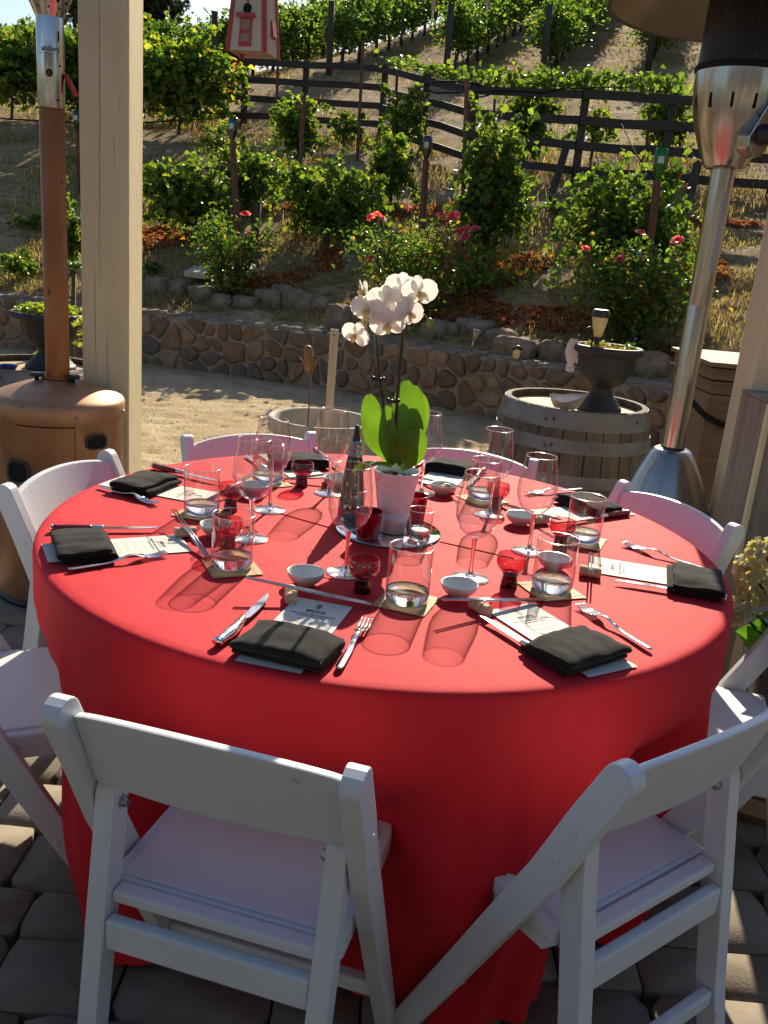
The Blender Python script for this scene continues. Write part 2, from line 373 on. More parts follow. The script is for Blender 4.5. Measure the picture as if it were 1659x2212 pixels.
LG = [(0, (.038, .070, .014)), (.3, (.066, .118, .019)), (.6, (.098, .158, .025)), (.85, (.165, .22, .034)), (.975, (.24, .28, .04)), (.996, (.30, .20, .035)), (1, (.32, .08, .03))]
m_vine = leafmat('grapevine_leaf', LG, trans=.46, gain=2.3)
m_vinefar = leafmat('vineyard_leaf', [(0, (.036, .068, .014)), (.4, (.066, .115, .021)), (.8, (.105, .165, .028)), (.98, (.16, .23, .035)), (1, (.26, .2, .04))], trans=.48, gain=2.6)
m_vinegold = leafmat('turning_grapevine_leaf', [(0, (.035, .08, .012)), (.45, (.07, .135, .018)), (.7, (.16, .21, .03)), (.86, (.30, .31, .045)), (.97, (.42, .33, .05)), (1, (.34, .12, .035))], trans=.48, gain=2.2)
m_roseleaf = leafmat('rose_leaf', [(0, (.036, .075, .016)), (.5, (.07, .13, .021)), (.9, (.14, .19, .03)), (.96, (.26, .15, .04)), (1, (.36, .10, .03))], trans=.44, gain=2.6, rough=.30)
m_yellowleaf = leafmat('chartreuse_leaf', [(0, (.16, .24, .025)), (.5, (.30, .38, .035)), (1, (.46, .48, .07))], trans=.4, gain=1.3)
m_succulent = leafmat('succulent_leaf', [(0, (.08, .2, .03)), (1, (.16, .32, .05))], trans=.3, gain=1.4)
m_hydleaf = leafmat('hydrangea_leaf', [(0, (.05, .14, .02)), (1, (.11, .24, .03))], trans=.45, gain=1.8)
m_hydpetal = leafmat('hydrangea_petal', [(0, (.55, .48, .24)), (.5, (.66, .60, .36)), (.9, (.62, .62, .42)), (1, (.45, .30, .12))], trans=.4, gain=1.05)
m_oak = leafmat('oak_leaf', [(0, (.018, .026, .012)), (1, (.045, .058, .025))], trans=.3, gain=1.4)
m_deadleaf = leafmat('fallen_red_leaf', [(0, (.16, .05, .022)), (.4, (.30, .08, .03)), (.75, (.46, .13, .045)), (1, (.36, .20, .09))], trans=.35, gain=1.6, rough=.7)
m_straw = leafmat('dry_straw', [(0, (.17, .115, .055)), (.4, (.32, .235, .125)), (.8, (.48, .38, .21)), (1, (.10, .10, .03))], trans=.45, gain=1.6, rough=.8)
m_greenweed = leafmat('green_weed', [(0, (.05, .10, .02)), (1, (.13, .19, .04))], trans=.4, gain=1.6)
m_rosepetal = leafmat('pink_rose_petal', [(0, (.42, .02, .07)), (.5, (.62, .05, .14)), (.85, (.74, .22, .30)), (1, (.76, .48, .48))], trans=.5, gain=1.9)
m_wood = mat('vine_wood', [(.3, (.035, .024, .016)), (.7, (.085, .062, .042))], rough=.95, ns=30, scale=(1, 1, .3), bump_s=.5)
m_cane = mat('rose_cane', [(.3, (.05, .06, .02)), (.7, (.10, .075, .035))], rough=.7)
# ------------------------------------------------------------------ light and sky
SUN_EL, SUN_AZ = R(30.5), R(10.5)      # azimuth east of straight ahead
world = bpy.data.worlds.new('World'); scene.world = world; world.use_nodes = True
wn = world.node_tree; bg = wn.nodes['Background']
sky = wn.nodes.new('ShaderNodeTexSky'); sky.sky_type = 'NISHITA'; sky.sun_disc = False
sky.sun_elevation = SUN_EL; sky.sun_rotation = SUN_AZ; sky.air_density = 1.0; sky.dust_density = 1.2; sky.ozone_density = 3.0
wn.links.new(sky.outputs[0], bg.inputs[0]); bg.inputs[1].default_value = .08
sl = bpy.data.lights.new('sun', 'SUN'); sl.energy = 5.0; sl.angle = R(.5); sl.color = (1.0, .88, .68)
so = bpy.data.objects.new('sun', sl); COL.objects.link(so)
sdir = Vector((math.sin(SUN_AZ)*math.cos(SUN_EL), math.cos(SUN_AZ)*math.cos(SUN_EL), math.sin(SUN_EL)))
so.rotation_euler = sdir.to_track_quat('Z', 'Y').to_euler(); so.location = (3, 12, 12)
scene.view_settings.view_transform = 'Standard'; scene.view_settings.look = 'None'
scene.view_settings.exposure = 0.8; scene.view_settings.gamma = 1.0
scene.cycles.max_bounces = 10; scene.cycles.transparent_max_bounces = 24
scene.cycles.diffuse_bounces = 4; scene.cycles.glossy_bounces = 4; scene.cycles.transmission_bounces = 8
scene.cycles.sample_clamp_indirect = 6.0; scene.cycles.caustics_reflective = False; scene.cycles.caustics_refractive = False

# ------------------------------------------------------------------ wall line and terrain
WALL = np.array([(-9.5, 9.3), (-6, 9.15), (-3.8, 8.95), (-2.47, 8.65), (-1.31, 8.38), (-.135, 7.92), (.77, 7.45), (1.48, 6.93), (1.92, 6.36), (2.4, 5.5), (2.75, 4.6)])
def wall_sd(x, y):
    """signed distance behind the wall's face (positive uphill); numpy arrays"""
    x = np.asarray(x, float); y = np.asarray(y, float)
    best = np.full(x.shape, 1e9); sgn = np.ones(x.shape)
    for i in range(len(WALL)-1):
        a, b = WALL[i], WALL[i+1]; d = b-a; L2 = d@d
        t = np.clip(((x-a[0])*d[0]+(y-a[1])*d[1])/L2, -5 if i == 0 else 0, 5 if i == len(WALL)-2 else 1)
        qx, qy = a[0]+t*d[0], a[1]+t*d[1]; ds = np.hypot(x-qx, y-qy)
        cr = d[0]*(y-a[1])-d[1]*(x-a[0]); m = ds < best
        best = np.where(m, ds, best); sgn = np.where(m, np.sign(cr), sgn)
    return best*sgn
PROF_S = np.array([-50, 0, .3, .95, 1.35, 2.6, 4.3, 7.0, 17., 31., 45., 60., 80., 160.])
PROF_Z = np.array([.53, .53, .55, .68, .90, 1.32, 1.88, 2.77, 6.00, 10.6, 15.0, 17.5, 18.0, 16.0])
def terrain(x, y):
    x = np.asarray(x, float); y = np.asarray(y, float)
    s = wall_sd(x, y); z = np.interp(s, PROF_S, PROF_Z)
    p = .966*x-.26*y; k = np.clip((p+7.5)/-7.5, 0, 1); k = k*k*(3-2*k)
    z0 = 6.00; z = np.where(s > 17, z0+(z-z0)*(1-.42*k), z)
    k2 = np.clip((p+8.5)/-7.0, 0, 1)*np.clip((s-7)/9, 0, 1)
    return z-1.5*k2
def hz(x, y): return float(terrain(np.array([x]), np.array([y]))[0])
def hit(px, py):
    """where the line of sight through a surveyed pixel meets the hillside"""
    d = ray(px, py); ts = np.linspace(6.2, 70, 2600)
    P = np.array(CAMP)[None]+ts[:, None]*np.array(d)[None]
    s = wall_sd(P[:, 0], P[:, 1]); g = terrain(P[:, 0], P[:, 1])
    ok = (s > .2) & (P[:, 2] <= g)
    i = int(np.argmax(ok)) if ok.any() else len(ts)-1
    return Vector((P[i, 0], P[i, 1], g[i])), float(ts[i])

def terrain_noise(x, y):
    o = np.empty(len(x))
    for i in range(len(x)):
        v = Vector((x[i], y[i], 0))
        o[i] = .05*mnoise.noise(v*.9)+.028*mnoise.noise(v*2.7)+.016*mnoise.noise(v*7)
    return o
# hillside sheet: fine near the wall, coarser uphill
xs = np.unique(np.concatenate([np.arange(-60, -12, 1.5), np.arange(-12, -5, .25), np.arange(-5, 6, .09), np.arange(6, 12, .3), np.arange(12, 61, 1.5)]))
ys = np.unique(np.concatenate([np.arange(3.5, 6, .2), np.arange(6, 13, .09), np.arange(13, 26, .25), np.arange(26, 60, .8), np.arange(60, 150, 4)]))
X, Y = np.meshgrid(xs, ys); sh = X.shape
S_ = wall_sd(X, Y); Z = terrain(X, Y)
near = terrain_noise(X.ravel(), Y.ravel()).reshape(sh)
Z = Z+near*np.clip((S_-.25)/.5, 0, 1)*np.where(S_ > 17, 2.0, 1.0)
keep = S_ > .10
idx = np.arange(X.size).reshape(sh)
q = np.stack([idx[:-1, :-1], idx[:-1, 1:], idx[1:, 1:], idx[1:, :-1]], -1).reshape(-1, 4)
kf = keep.ravel()[q].all(1); q = q[kf]
m, nt, out = nodemat('hillside_dirt')
v = coords(nt); n1 = tex_noise(nt, v, .8, 8, .62); n2 = tex_noise(nt, v, 9, 8, .65); n3 = tex_noise(nt, v, 60, 3)
r1 = ramp(nt, [(.3, (.27, .175, .085)), (.5, (.45, .31, .165)), (.68, (.60, .45, .255))]); nt.links.new(n1, r1.inputs[0])
r2 = ramp(nt, [(.3, (.35, .32, .28)), (.5, (.8, .8, .78)), (.7, (1.25, 1.22, 1.15))]); nt.links.new(n2, r2.inputs[0])
c = mix_rgb(nt, 1.0, r1.outputs[0], r2.outputs[0], 'MULTIPLY')
p = nt.nodes.new('ShaderNodeBsdfPrincipled'); p.inputs['Roughness'].default_value = .95; p.inputs['Specular IOR Level'].default_value = .1
nt.links.new(c, p.inputs['Base Color'])
nt.links.new(bump(nt, n3, .7, .03, bump(nt, n2, .9, .10)), p.inputs['Normal']); nt.links.new(p.outputs[0], out.inputs[0])
hill = npmesh('hillside', np.stack([X.ravel(), Y.ravel(), Z.ravel()], 1), q, [m], smooth=True); structure(hill)
hill_noise = None

# gravel yard
def gz(x, y): return .075*min(1., max(0., (y-4.2)/3.6))
m, nt, out = nodemat('decomposed_granite')
v = coords(nt); n1 = tex_noise(nt, v, 2.2, 8, .6); n2 = tex_noise(nt, v, 45, 6, .7)
r1 = ramp(nt, [(.3, (.36, .26, .145)), (.5, (.46, .345, .205)), (.7, (.56, .44, .28))]); nt.links.new(n1, r1.inputs[0])
r2 = ramp(nt, [(.3, (.55, .52, .48)), (.5, (.95, .95, .95)), (.72, (1.3, 1.28, 1.25))]); nt.links.new(n2, r2.inputs[0])
p = nt.nodes.new('ShaderNodeBsdfPrincipled'); p.inputs['Roughness'].default_value = .95; p.inputs['Specular IOR Level'].default_value = .15
nt.links.new(mix_rgb(nt, 1.0, r1.outputs[0], r2.outputs[0], 'MULTIPLY'), p.inputs['Base Color'])
nt.links.new(bump(nt, n2, .8, .012), p.inputs['Normal']); nt.links.new(p.outputs[0], out.inputs[0]); m_gravel = m
gx = np.unique(np.concatenate([np.arange(-14, -4, .5), np.arange(-4, 3.2, .045), np.arange(3.2, 14, .6)]))
gy = np.arange(3.95, 10.0, .045)
GX, GY = np.meshgrid(gx, gy)
gzv = np.array([gz(0, b) for b in gy])[:, None]+np.zeros_like(GX)
nn = np.array([.014*mnoise.noise(Vector((a*1.6, b*3.2, 2)))+.022*mnoise.noise(Vector((a*5, b*9, 5)))+.020*mnoise.noise(Vector((a*13, b*17, 9)))*abs(mnoise.noise(Vector((a*3, b*5, 1))))*2 for a, b in zip(GX.ravel(), GY.ravel())]).reshape(GX.shape)
gi = np.arange(GX.size).reshape(GX.shape)
gq = np.stack([gi[:-1, :-1], gi[:-1, 1:], gi[1:, 1:], gi[1:, :-1]], -1).reshape(-1, 4)
sdg = wall_sd(GX, GY).ravel(); gq = gq[(sdg[gq] < .2).any(1)]
structure(npmesh('gravel_yard', np.stack([GX.ravel(), GY.ravel(), (gzv+nn).ravel()], 1), gq, [m_gravel], smooth=True))
# pebbles on the gravel (nobody could count them)
n = 1300; px = RNG.uniform(-3.2, 1.6, n); py = RNG.uniform(4.3, 8.6, n); ok = wall_sd(px, py) < -.05; px, py = px[ok], py[ok]; n = len(px)
r = RNG.uniform(.003, .008, n); oct_ = np.array([(1, 0, 0), (0, 1, 0), (-1, 0, 0), (0, -1, 0), (0, 0, .7), (0, 0, -.7)])
V = np.stack([px, py, np.array([gz(0, b) for b in py])+.004], 1)[:, None]+oct_[None]*r[:, None, None]*RNG.uniform(.7, 1.3, (n, 6, 1))
F = np.concatenate([np.arange(n)[:, None]*6+np.array([[a, b, 4]]) for a, b in ((0, 1), (1, 2), (2, 3), (3, 0))]+[np.arange(n)[:, None]*6+np.array([[b, a, 5]]) for a, b in ((0, 1), (1, 2), (2, 3), (3, 0))])
m_pebble = mat('tan_pebble', [(.2, (.20, .15, .10)), (.5, (.38, .30, .2)), (.8, (.5, .43, .33))], rough=.9, island=.8)
tag(npmesh('gravel_pebbles', V.reshape(-1, 3), F, [m_pebble]), 'loose tan pebbles scattered over the gravel yard', 'pebbles', kind='stuff')

# base ground sheet to the horizon, and the sand bed under the pavers
b_ = MB(); b_.box((0, -100, -.30), (500, 500, .1)); structure(b_.build('ground', mat('far_ground', [(.4, (.09, .10, .07)), (.6, (.12, .13, .09))], rough=.95, ns=.5)))
b_ = MB(); b_.box((0, .1, -.045), (16, 8.0, .03)); structure(b_.build('paving_sand', mat('joint_sand', [(.3, (.045, .036, .026)), (.7, (.10, .08, .055))], rough=1, ns=30)))
# tumbled pavers
def pavers():
    mb = MB(); rr = random.Random(5); y = -.9
    heights = [.175, .205, .175, .135, .205]; k = 0
    while y < 3.95:
        h = heights[k % 5]; k += 1; x = -3.6+rr.uniform(0, .2)
        while x < 3.6:
            w = rr.choice([.17, .235, .27, .205, .30]); g = .0017
            cx, cy = x+w/2, y+h/2; hw, hh = w/2-g, h/2-g
            n = 20; top = []; base = []; inn = []
            ph = rr.uniform(0, 9); dz = rr.uniform(-.003, .003); tx, ty_ = rr.uniform(-.012, .012), rr.uniform(-.012, .012)
            for j in range(n):
                a = 2*PI*j/n; c, s = math.cos(a), math.sin(a); e = 13.0
                rad = 1/((abs(c)/hw)**e+(abs(s)/hh)**e)**(1/e)
                rad *= 1+.014*mnoise.noise(Vector((c*1.7+ph, s*1.7, ph)))
                px, py = rad*c, rad*s
                base.append((cx+px, cy+py, -.035)); top.append((cx+px*.996, cy+py*.996, -.006+dz+px*tx+py*ty_)); inn.append((cx+px*.98, cy+py*.98, dz+px*tx+py*ty_))
            V = base+top+inn+[(cx, cy, dz+.001)]
            F = [(j, (j+1) % n, n+(j+1) % n, n+j) for j in range(n)]+[(n+j, n+(j+1) % n, 2*n+(j+1) % n, 2*n+j) for j in range(n)]+[(2*n+j, 2*n+(j+1) % n, 3*n) for j in range(n)]
            mb.add(V, F, 0, True); x += w
        y += h
    return mb
m_paver = mat('tumbled_paver', [(.15, (.13, .105, .08)), (.45, (.20, .165, .125)), (.75, (.27, .225, .17)), (.95, (.33, .28, .215))], rough=.92, island=.35, ns=22, detail=9, bump_s=.6, bump_scale=120, bump_d=.003, speck=(60, .70, (.10, .08, .055)))
structure(pavers().build('patio', m_paver, fix=False))

# ------------------------------------------------------------------ stone retaining wall
def clip_poly(poly, nx, ny, d):
    out = []
    for i in range(len(poly)):
        a, b = poly[i], poly[(i+1) % len(poly)]
        da, db = a[0]*nx+a[1]*ny-d, b[0]*nx+b[1]*ny-d
        if da <= 0: out.append(a)
        if da*db < 0:
            t = da/(da-db); out.append((a[0]+(b[0]-a[0])*t, a[1]+(b[1]-a[1])*t))
    return out
def stone_wall():
    root = thing('stone_wall', 'long low curving fieldstone retaining wall with pale mortar behind the gravel yard', 'wall')
    seg = np.hypot(*np.diff(WALL, axis=0).T); cum = np.concatenate([[0], np.cumsum(seg)]); L = cum[-1]
    def at(u):
        u = min(max(u, 0), L-1e-6); i = int(np.searchsorted(cum, u, 'right')-1); i = min(i, len(seg)-1)
        d = (WALL[i+1]-WALL[i])/seg[i]; p = WALL[i]+d*(u-cum[i])
        # soften the corners of the line
        d2 = WALL[min(i+2, len(WALL)-1)]-WALL[max(i-1, 0)]; d2 = d2/np.hypot(*d2)
        return p, np.array([d2[1], -d2[0]])      # outward normal, towards the yard
    Hh = .565
    def P(u, z, o):
        p, nn_ = at(u); return (p[0]+nn_[0]*o, p[1]+nn_[1]*o, z)
    mb = MB(); N = int(L/.06)
    def mort(i, j):
        u = i*L; k = j
        prof = [(0.0, -.05), (0., .30), (0, .54), (-.012, .560), (-.10, .566), (-.24, .562), (-.30, .54), (-.30, .30)]
        o, z = prof[int(round(k*7))]
        z += .012*mnoise.noise(Vector((u*4, o*9, 1)))+.008*mnoise.noise(Vector((u*13, o*20, 4))) if z > .4 else 0
        return P(u, z, o+.008*mnoise.noise(Vector((u*9, z*9, 3))))
    mb.grid(mort, N, 7)
    mb.build('mortar', m_mortar, root)
    rr = random.Random(3); pts = []
    cell = .155; rows = 4; cols = int(L/cell)
    for j in range(-1, rows+1):
        for i in range(-1, cols+1):
            pts.append(((i+.5+(j % 2)*.5+rr.uniform(-.33, .33))*cell, (j+.5+rr.uniform(-.30, .30))*Hh/rows))
    # thin out some for bigger stones
    pts = [p for p in pts if rr.random() > .24]
    sm = MB()
    for (u, z) in pts:
        if not (0 < u < L and -.02 < z < Hh): continue
        poly = [(u-.3, max(z-.3, -.03)), (u+.3, max(z-.3, -.03)), (u+.3, min(z+.3, Hh-.012)), (u-.3, min(z+.3, Hh-.012))]
        for (a, b) in pts:
            if (a, b) == (u, z) or abs(a-u) > .6 or abs(b-z) > .6: continue
            nx, ny = a-u, b-z; l = math.hypot(nx, ny)
            if l < 1e-4: continue
            nx /= l; ny /= l; poly = clip_poly(poly, nx, ny, (u*nx+z*ny)+l/2-.007-.014*rr.random())
            if len(poly) < 3: break
        if len(poly) < 3: continue
        for _ in range(2):        # round the corners
            q2 = []
            for i in range(len(poly)):
                a, b = poly[i], poly[(i+1) % len(poly)]
                q2 += [(a[0]*.75+b[0]*.25, a[1]*.75+b[1]*.25), (a[0]*.25+b[0]*.75, a[1]*.25+b[1]*.75)]
            poly = q2
        cu = sum(p[0] for p in poly)/len(poly); cz = sum(p[1] for p in poly)/len(poly)
        pr = rr.uniform(.014, .060); n = len(poly); V = []; F = []
        for f, o in ((1.0, -.01), (1.0, pr*.45), (.9, pr*.85), (.62, pr)):
            for i, (a, b) in enumerate(poly):
                w = 1+.09*mnoise.noise(Vector((a*14, b*14, cu)))
                aa, bb = cu+(a-cu)*f*w, cz+(b-cz)*f*w
                V.append(P(aa, bb, o+.006*mnoise.noise(Vector((a*20, b*20, 7)))))
        V.append(P(cu, cz, pr*1.03))
        for k in range(3):
            for i in range(n): F.append((k*n+i, k*n+(i+1) % n, (k+1)*n+(i+1) % n, (k+1)*n+i))
        for i in range(n): F.append((3*n+i, 3*n+(i+1) % n, 4*n))
        sm.add(V, F, 0, True)
    sm.build('stone_facing', m_stone, root)
    # rough cap stones along the top, one mass
    cm = MB(); u = 0.
    while u < L:
        w = rr.uniform(.14, .34); n = 12; V = []; F = []; d0 = rr.uniform(.0, .05); hgt = rr.uniform(.018, .045)
        for ring, (f, z) in enumerate(((1., .548), (1., .560+hgt*.3), (.8, .560+hgt*.7))):
            for j in range(n):
                a = 2*PI*j/n; c, s = math.cos(a), math.sin(a); rad = 1/((abs(c))**3.5+(abs(s))**3.5)**(1/3.5)
                rad *= 1+.14*mnoise.noise(Vector((c+u*3, s, u)))
                V.append(P(u+w/2+rad*c*(w/2-.004)*f, z+.006*mnoise.noise(Vector((c*2+u, s*2, ring))), -.13+rad*s*.145*f-d0*.3))
        for k in range(2):
            for j in range(n): F.append((k*n+j, k*n+(j+1) % n, (k+1)*n+(j+1) % n, (k+1)*n+j))
        F.append(tuple(2*n+j for j in range(n)))
        cm.add(V, F, 0, True); u += w
    cm.build('cap_stones', m_rock, root)
    return root
stone_wall()

# ------------------------------------------------------------------ edging rocks along the bed
def rock_mesh(seed, sx, sy, sz, flat=.0):
    bm = bmesh.new(); bmesh.ops.create_icosphere(bm, subdivisions=4, radius=1)
    off = Vector((seed*3.7, seed*1.3, seed))
    for v in bm.verts:
        p = v.co.copy(); e = 3.2
        k = 1/(abs(p.x)**5+abs(p.y)**5+abs(p.z)**5)**.2; p = p*(k*.9+.1)
        p *= 1+.24*mnoise.noise(p*1.0+off)+.10*abs(mnoise.noise(p*2.3+off))-.05+.05*mnoise.noise(p*5+off)+.02*mnoise.noise(p*12+off)
        v.co = (p.x*sx, p.y*sy, p.z*sz)
    me = bpy.data.meshes.new('rock'); bm.to_mesh(me); bm.free(); me.materials.append(m_rock)
    for p in me.polygons: p.use_smooth = True
    return me
ROCKS = [  # left px, right px, base px, top px, description
    (312, 352, 640, 598, 'small pale rock at the left end of the bed edging beside the painted post'),
    (355, 398, 640, 606, 'rounded brown rock second from the post in the bed edging'),
    (405, 455, 650, 618, 'long low tan rock in the bed edging left of the first rose bush'),
    (458, 490, 668, 635, 'squat grey rock below the first rose bush'),
    (498, 545, 668, 640, 'pale squarish rock just right of the first rose bush stem'),
    (548, 600, 664, 628, 'flat dark brown rock in the bed edging right of the first rose bush'),
    (585, 626, 655, 618, 'rounded brown rock raised behind its neighbours in the bed edging'),
    (604, 652, 668, 628, 'pale topped rock mid way along the bed edging'),
    (636, 676, 678, 634, 'blocky grey rock left of the longest edging rock'),
    (646, 706, 678, 640, 'longest flat topped rock in the bed edging'),
    (700, 748, 714, 658, 'upright boulder of grey stone with purple shade left of the orchid'),
    (748, 772, 704, 668, 'small dark rock tucked between boulder and orchid'),
    (905, 955, 730, 692, 'dark weathered rock right of the orchid flowers'),
    (952, 985, 726, 696, 'small square dark rock beside the weathered rock'),
    (985, 1052, 728, 690, 'low brown rock behind the wall near the fallen solar spike'),
    (1050, 1105, 745, 712, 'flat pale rock left of the craggy boulder'),
    (1060, 1142, 778, 728, 'craggy pointed boulder sitting on the stone wall'),
    (1108, 1160, 768, 730, 'brown rock half hidden behind the craggy boulder'),
    (1163, 1212, 776, 736, 'cube shaped tan rock right of the craggy boulder'),
    (1216, 1262, 782, 744, 'tan rock left of the black urn'),
    (1262, 1330, 800, 752, 'shaded rock behind the black urn'),
    (1378, 1436, 812, 762, 'rounded shaded rock right of the black urn')]
for k, (l, r_, b, t, lab) in enumerate(ROCKS):
    p, d = hit((l+r_)/2, b); w = (r_-l)/FPX*d; h = max(.06, (b-t)/FPX*d)
    o = bpy.data.objects.new('edging_rock', rock_mesh(k+1, w*.60, w*.45, h*.60)); COL.objects.link(o)
    q_ = p+Vector((.3, .9, 0)).normalized()*w*.28
    o.location = (q_.x, q_.y, p.z+h*.38); o.rotation_euler = (0, 0, R(-22)+random.uniform(-.25, .25))
    tag(o, lab, 'rock', 'rocks edging the planting bed')
# pale flat stones by the first rose
for (l, r_, py, lab) in ((410, 470, 608, 'pale flat stepping stone left of the first rose bush'), (508, 552, 604, 'pale flat stepping stone right of the first rose bush')):
    p, d = hit((l+r_)/2, py); w = (r_-l)/FPX*d; mb = MB()
    mb.prism([(-.5*w, -.22), (.42*w, -.26), (.55*w, .05), (.3*w, .24), (-.45*w, .18)], -.02, .045, 'z')
    tag(mb.build('stepping_stone', m_slab, bevel=.01, loc=(p.x, p.y+.1, p.z+.09), rot=(R(9), 0, R(-15))), lab, 'flat stone', 'flat stones in the bed')
# ------------------------------------------------------------------ plants: generic builders
def blob_points(n, rx, ry, rz, seed, base=.0, lumps=7, hollow=.35):
    """points in an uneven mass of overlapping clumps"""
    g = np.random.default_rng(seed)
    c = np.stack([g.uniform(-.62, .62, lumps)*rx, g.uniform(-.62, .62, lumps)*ry, g.uniform(.22, .80, lumps)*rz*2], 1)
    rad = g.uniform(.26, .52, lumps); k = g.integers(0, lumps, n)
    d = g.normal(size=(n, 3)); d /= np.linalg.norm(d, axis=1)[:, None]
    rr_ = g.uniform(hollow, 1, n)**.6
    P = c[k]+d*(rr_*rad[k])[:, None]*np.array([rx, ry, rz])*1.15
    P[:, 2] = np.abs(P[:, 2])+base
    return P, d
def shoots(n, seed, spread, h0, length, step=.055):
    """leaf points along arching shoots"""
    g = np.random.default_rng(seed); out = []; paths = []
    for _ in range(n):
        p = np.array([g.uniform(-spread, spread), g.uniform(-spread*.5, spread*.5), h0*g.uniform(.5, 1.0)]); a = g.uniform(0, 2*PI)
        d = np.array([math.cos(a)*.8, math.sin(a)*.5, g.uniform(.2, 1.2)]); path = [p.copy()]
        for _ in range(int(length*g.uniform(.6, 1.2)/step)):
            d = d+np.array([g.normal()*.12, g.normal()*.12, -.075]); d /= np.linalg.norm(d); p = p+d*step
            if p[2] < .03: break
            path.append(p.copy()); out.append(p+g.normal(size=3)*.018)
        if len(path) > 2: paths.append(path)
    return (np.array(out) if out else np.zeros((0, 3))), paths

def vine_parts(root, seed, w, h, d=None, n=1100, leaf=.085, shoot=9, mat_=None, trunk=True, base=.0, ncane=3):
    """leaves carried on arching canes, so that the mass is open and uneven"""
    d = d or w*.7; g = np.random.default_rng(seed); P = []; paths = []; nc = max(6, int(n/24))
    sx, sy = w/2, d/2; lean = g.normal()*.15
    for k in range(nc):
        a = g.uniform(0, 2*PI); rr_ = g.uniform(.25, 1.0); tall = g.uniform(.35, 1.0)*(1.12 if k % 9 == 0 else 1)
        s0 = np.array([g.normal()*.16*w, g.normal()*.10*d, base+h*g.uniform(.05, .45)])
        e = np.array([math.cos(a)*sx*rr_+lean*h*.2, math.sin(a)*sy*rr_, base+h*tall*(1-.35*rr_*g.random())])
        tip = e+np.array([math.cos(a)*w*.12, math.sin(a)*d*.12, -h*g.uniform(.05, .38)*rr_+(.14*h if k % 9 == 0 else 0)])
        m_ = int(24*g.uniform(.5, 1.5)); t = np.linspace(0, 1, m_)[:, None]
        c = (1-t)**3*s0+3*(1-t)**2*t*(s0*.4+e*.6+np.array([0, 0, h*.18]))+3*(1-t)*t*t*e+t**3*tip
        P.append(c+g.normal(size=(m_, 3))*np.array([.035, .035, .03])*(leaf/.085))
        if k % 3 == 0: paths.append(c[::4])
    P = np.concatenate(P); P[:, 2] = np.abs(P[:, 2]-.02)+.02
    V, F = leaves(P, g.uniform(.45, 1.3, len(P))*leaf*1.12, up=.25, droop=.6, rng=g)
    npmesh('foliage', V, F, [mat_ or m_vine], parent=root)
    if trunk:
        gg = random.Random(seed); mb = MB()
        mb.tube([(0, 0, -.1), (.02, .01, h*.2), (-.02, .02, base+h*.35), (.03, 0, base+h*.6)], [.028, .023, .018, .01], 7)
        for path in paths: mb.tube(path, .0045, 4)
        mb.build('stem', m_wood, root)
def px_plant(bx, by, top, width):
    p, d = hit(bx, by); return p, (by-top)/FPX*d*1.03, width/FPX*d

# ------------------------------------------------------------------ near vines in the bed and below the fence
BUSH = [  # base px, top px, width px, leaves, leaf size, name, label, material, depth factor
    (410, 522, 335, 215, 2000, .082, 'bush_vine', 'bushy green vine beside the painted post, left of the bottle stakes', None),
    (530, 470, 315, 150, 1300, .08, 'bush_vine', 'green vine growing behind the leftmost bottle topped stake', None),
    (640, 372, 200, 115, 1300, .085, 'staked_vine', 'slender vine climbing its rusty stake in front of the left fence', None),
    (705, 530, 358, 225, 2600, .082, 'bush_vine', 'dense broad vine mound at the middle of the bed, left of the orchid', None),
    (838, 460, 285, 120, 1000, .08, 'bush_vine', 'small dark vine left of the middle bottle topped stake', None),
    (1040, 585, 270, 165, 2300, .085, 'staked_vine', 'tall leafy vine climbing a rusty stake right of the middle bottle', None),
    (1335, 640, 375, 290, 3000, .085, 'bush_vine', 'broad vine spreading around the stake with the bright green bottle', None),
    (1128, 360, 165, 120, 1300, .09, 'staked_vine', 'vine hanging over the fence rails beside the short fence stake', None),
    (1425, 360, 190, 110, 900, .09, 'staked_vine', 'vine tangled in the fence behind the steel heater head', None),
    (155, 600, 420, 60, 500, .07, 'young_vine', 'small upright vine between copper heater and painted post', None),
    (60, 500, 460, 80, 350, .05, 'low_shrub', 'low grey green shrub left of the copper heater pole', None),
    (40, 610, 545, 80, 500, .05, 'low_shrub', 'small shrub with orange tips above the left urn', m_roseleaf),
    (330, 600, 566, 30, 260, .03, 'grass_tuft', 'dark tuft of grass on the first edging rocks', m_greenweed),
    (470, 360, 262, 120, 260, .07, 'young_vine', 'sparse young vine with orange leaves near the left bottle', m_vinegold),
    (868, 345, 195, 110, 900, .08, 'staked_vine', 'vine scrambling through the rails left of the fence bend', None),
    (1275, 345, 215, 120, 500, .08, 'staked_vine', 'thin vine behind the rails right of the middle fence post', None),
    (740, 330, 240, 90, 420, .07, 'young_vine', 'small vine at the foot of the left fence beside the tall stake', None),
    (215, 420, 330, 110, 420, .07, 'young_vine', 'small vine on the slope hidden partly by the painted post', None),
    (1190, 470, 430, 80, 220, .05, 'low_shrub', 'sparse weed clump on open ground below the right fence', None)]
for k, (bx, by, top, w, n, lf, nm, lab, mm) in enumerate(BUSH):
    p, h, wd = px_plant(bx, by, top, w)
    r_ = thing(nm, lab, 'vine' if 'vine' in nm else 'plant', p, random.uniform(-.2, .2))
    vine_parts(r_, 100+k*7, wd*.98, h*1.03, max(.4, wd*.6), int(n*1.15), lf*.88, 12 if n > 800 else 4, mm, nm.endswith('vine'))
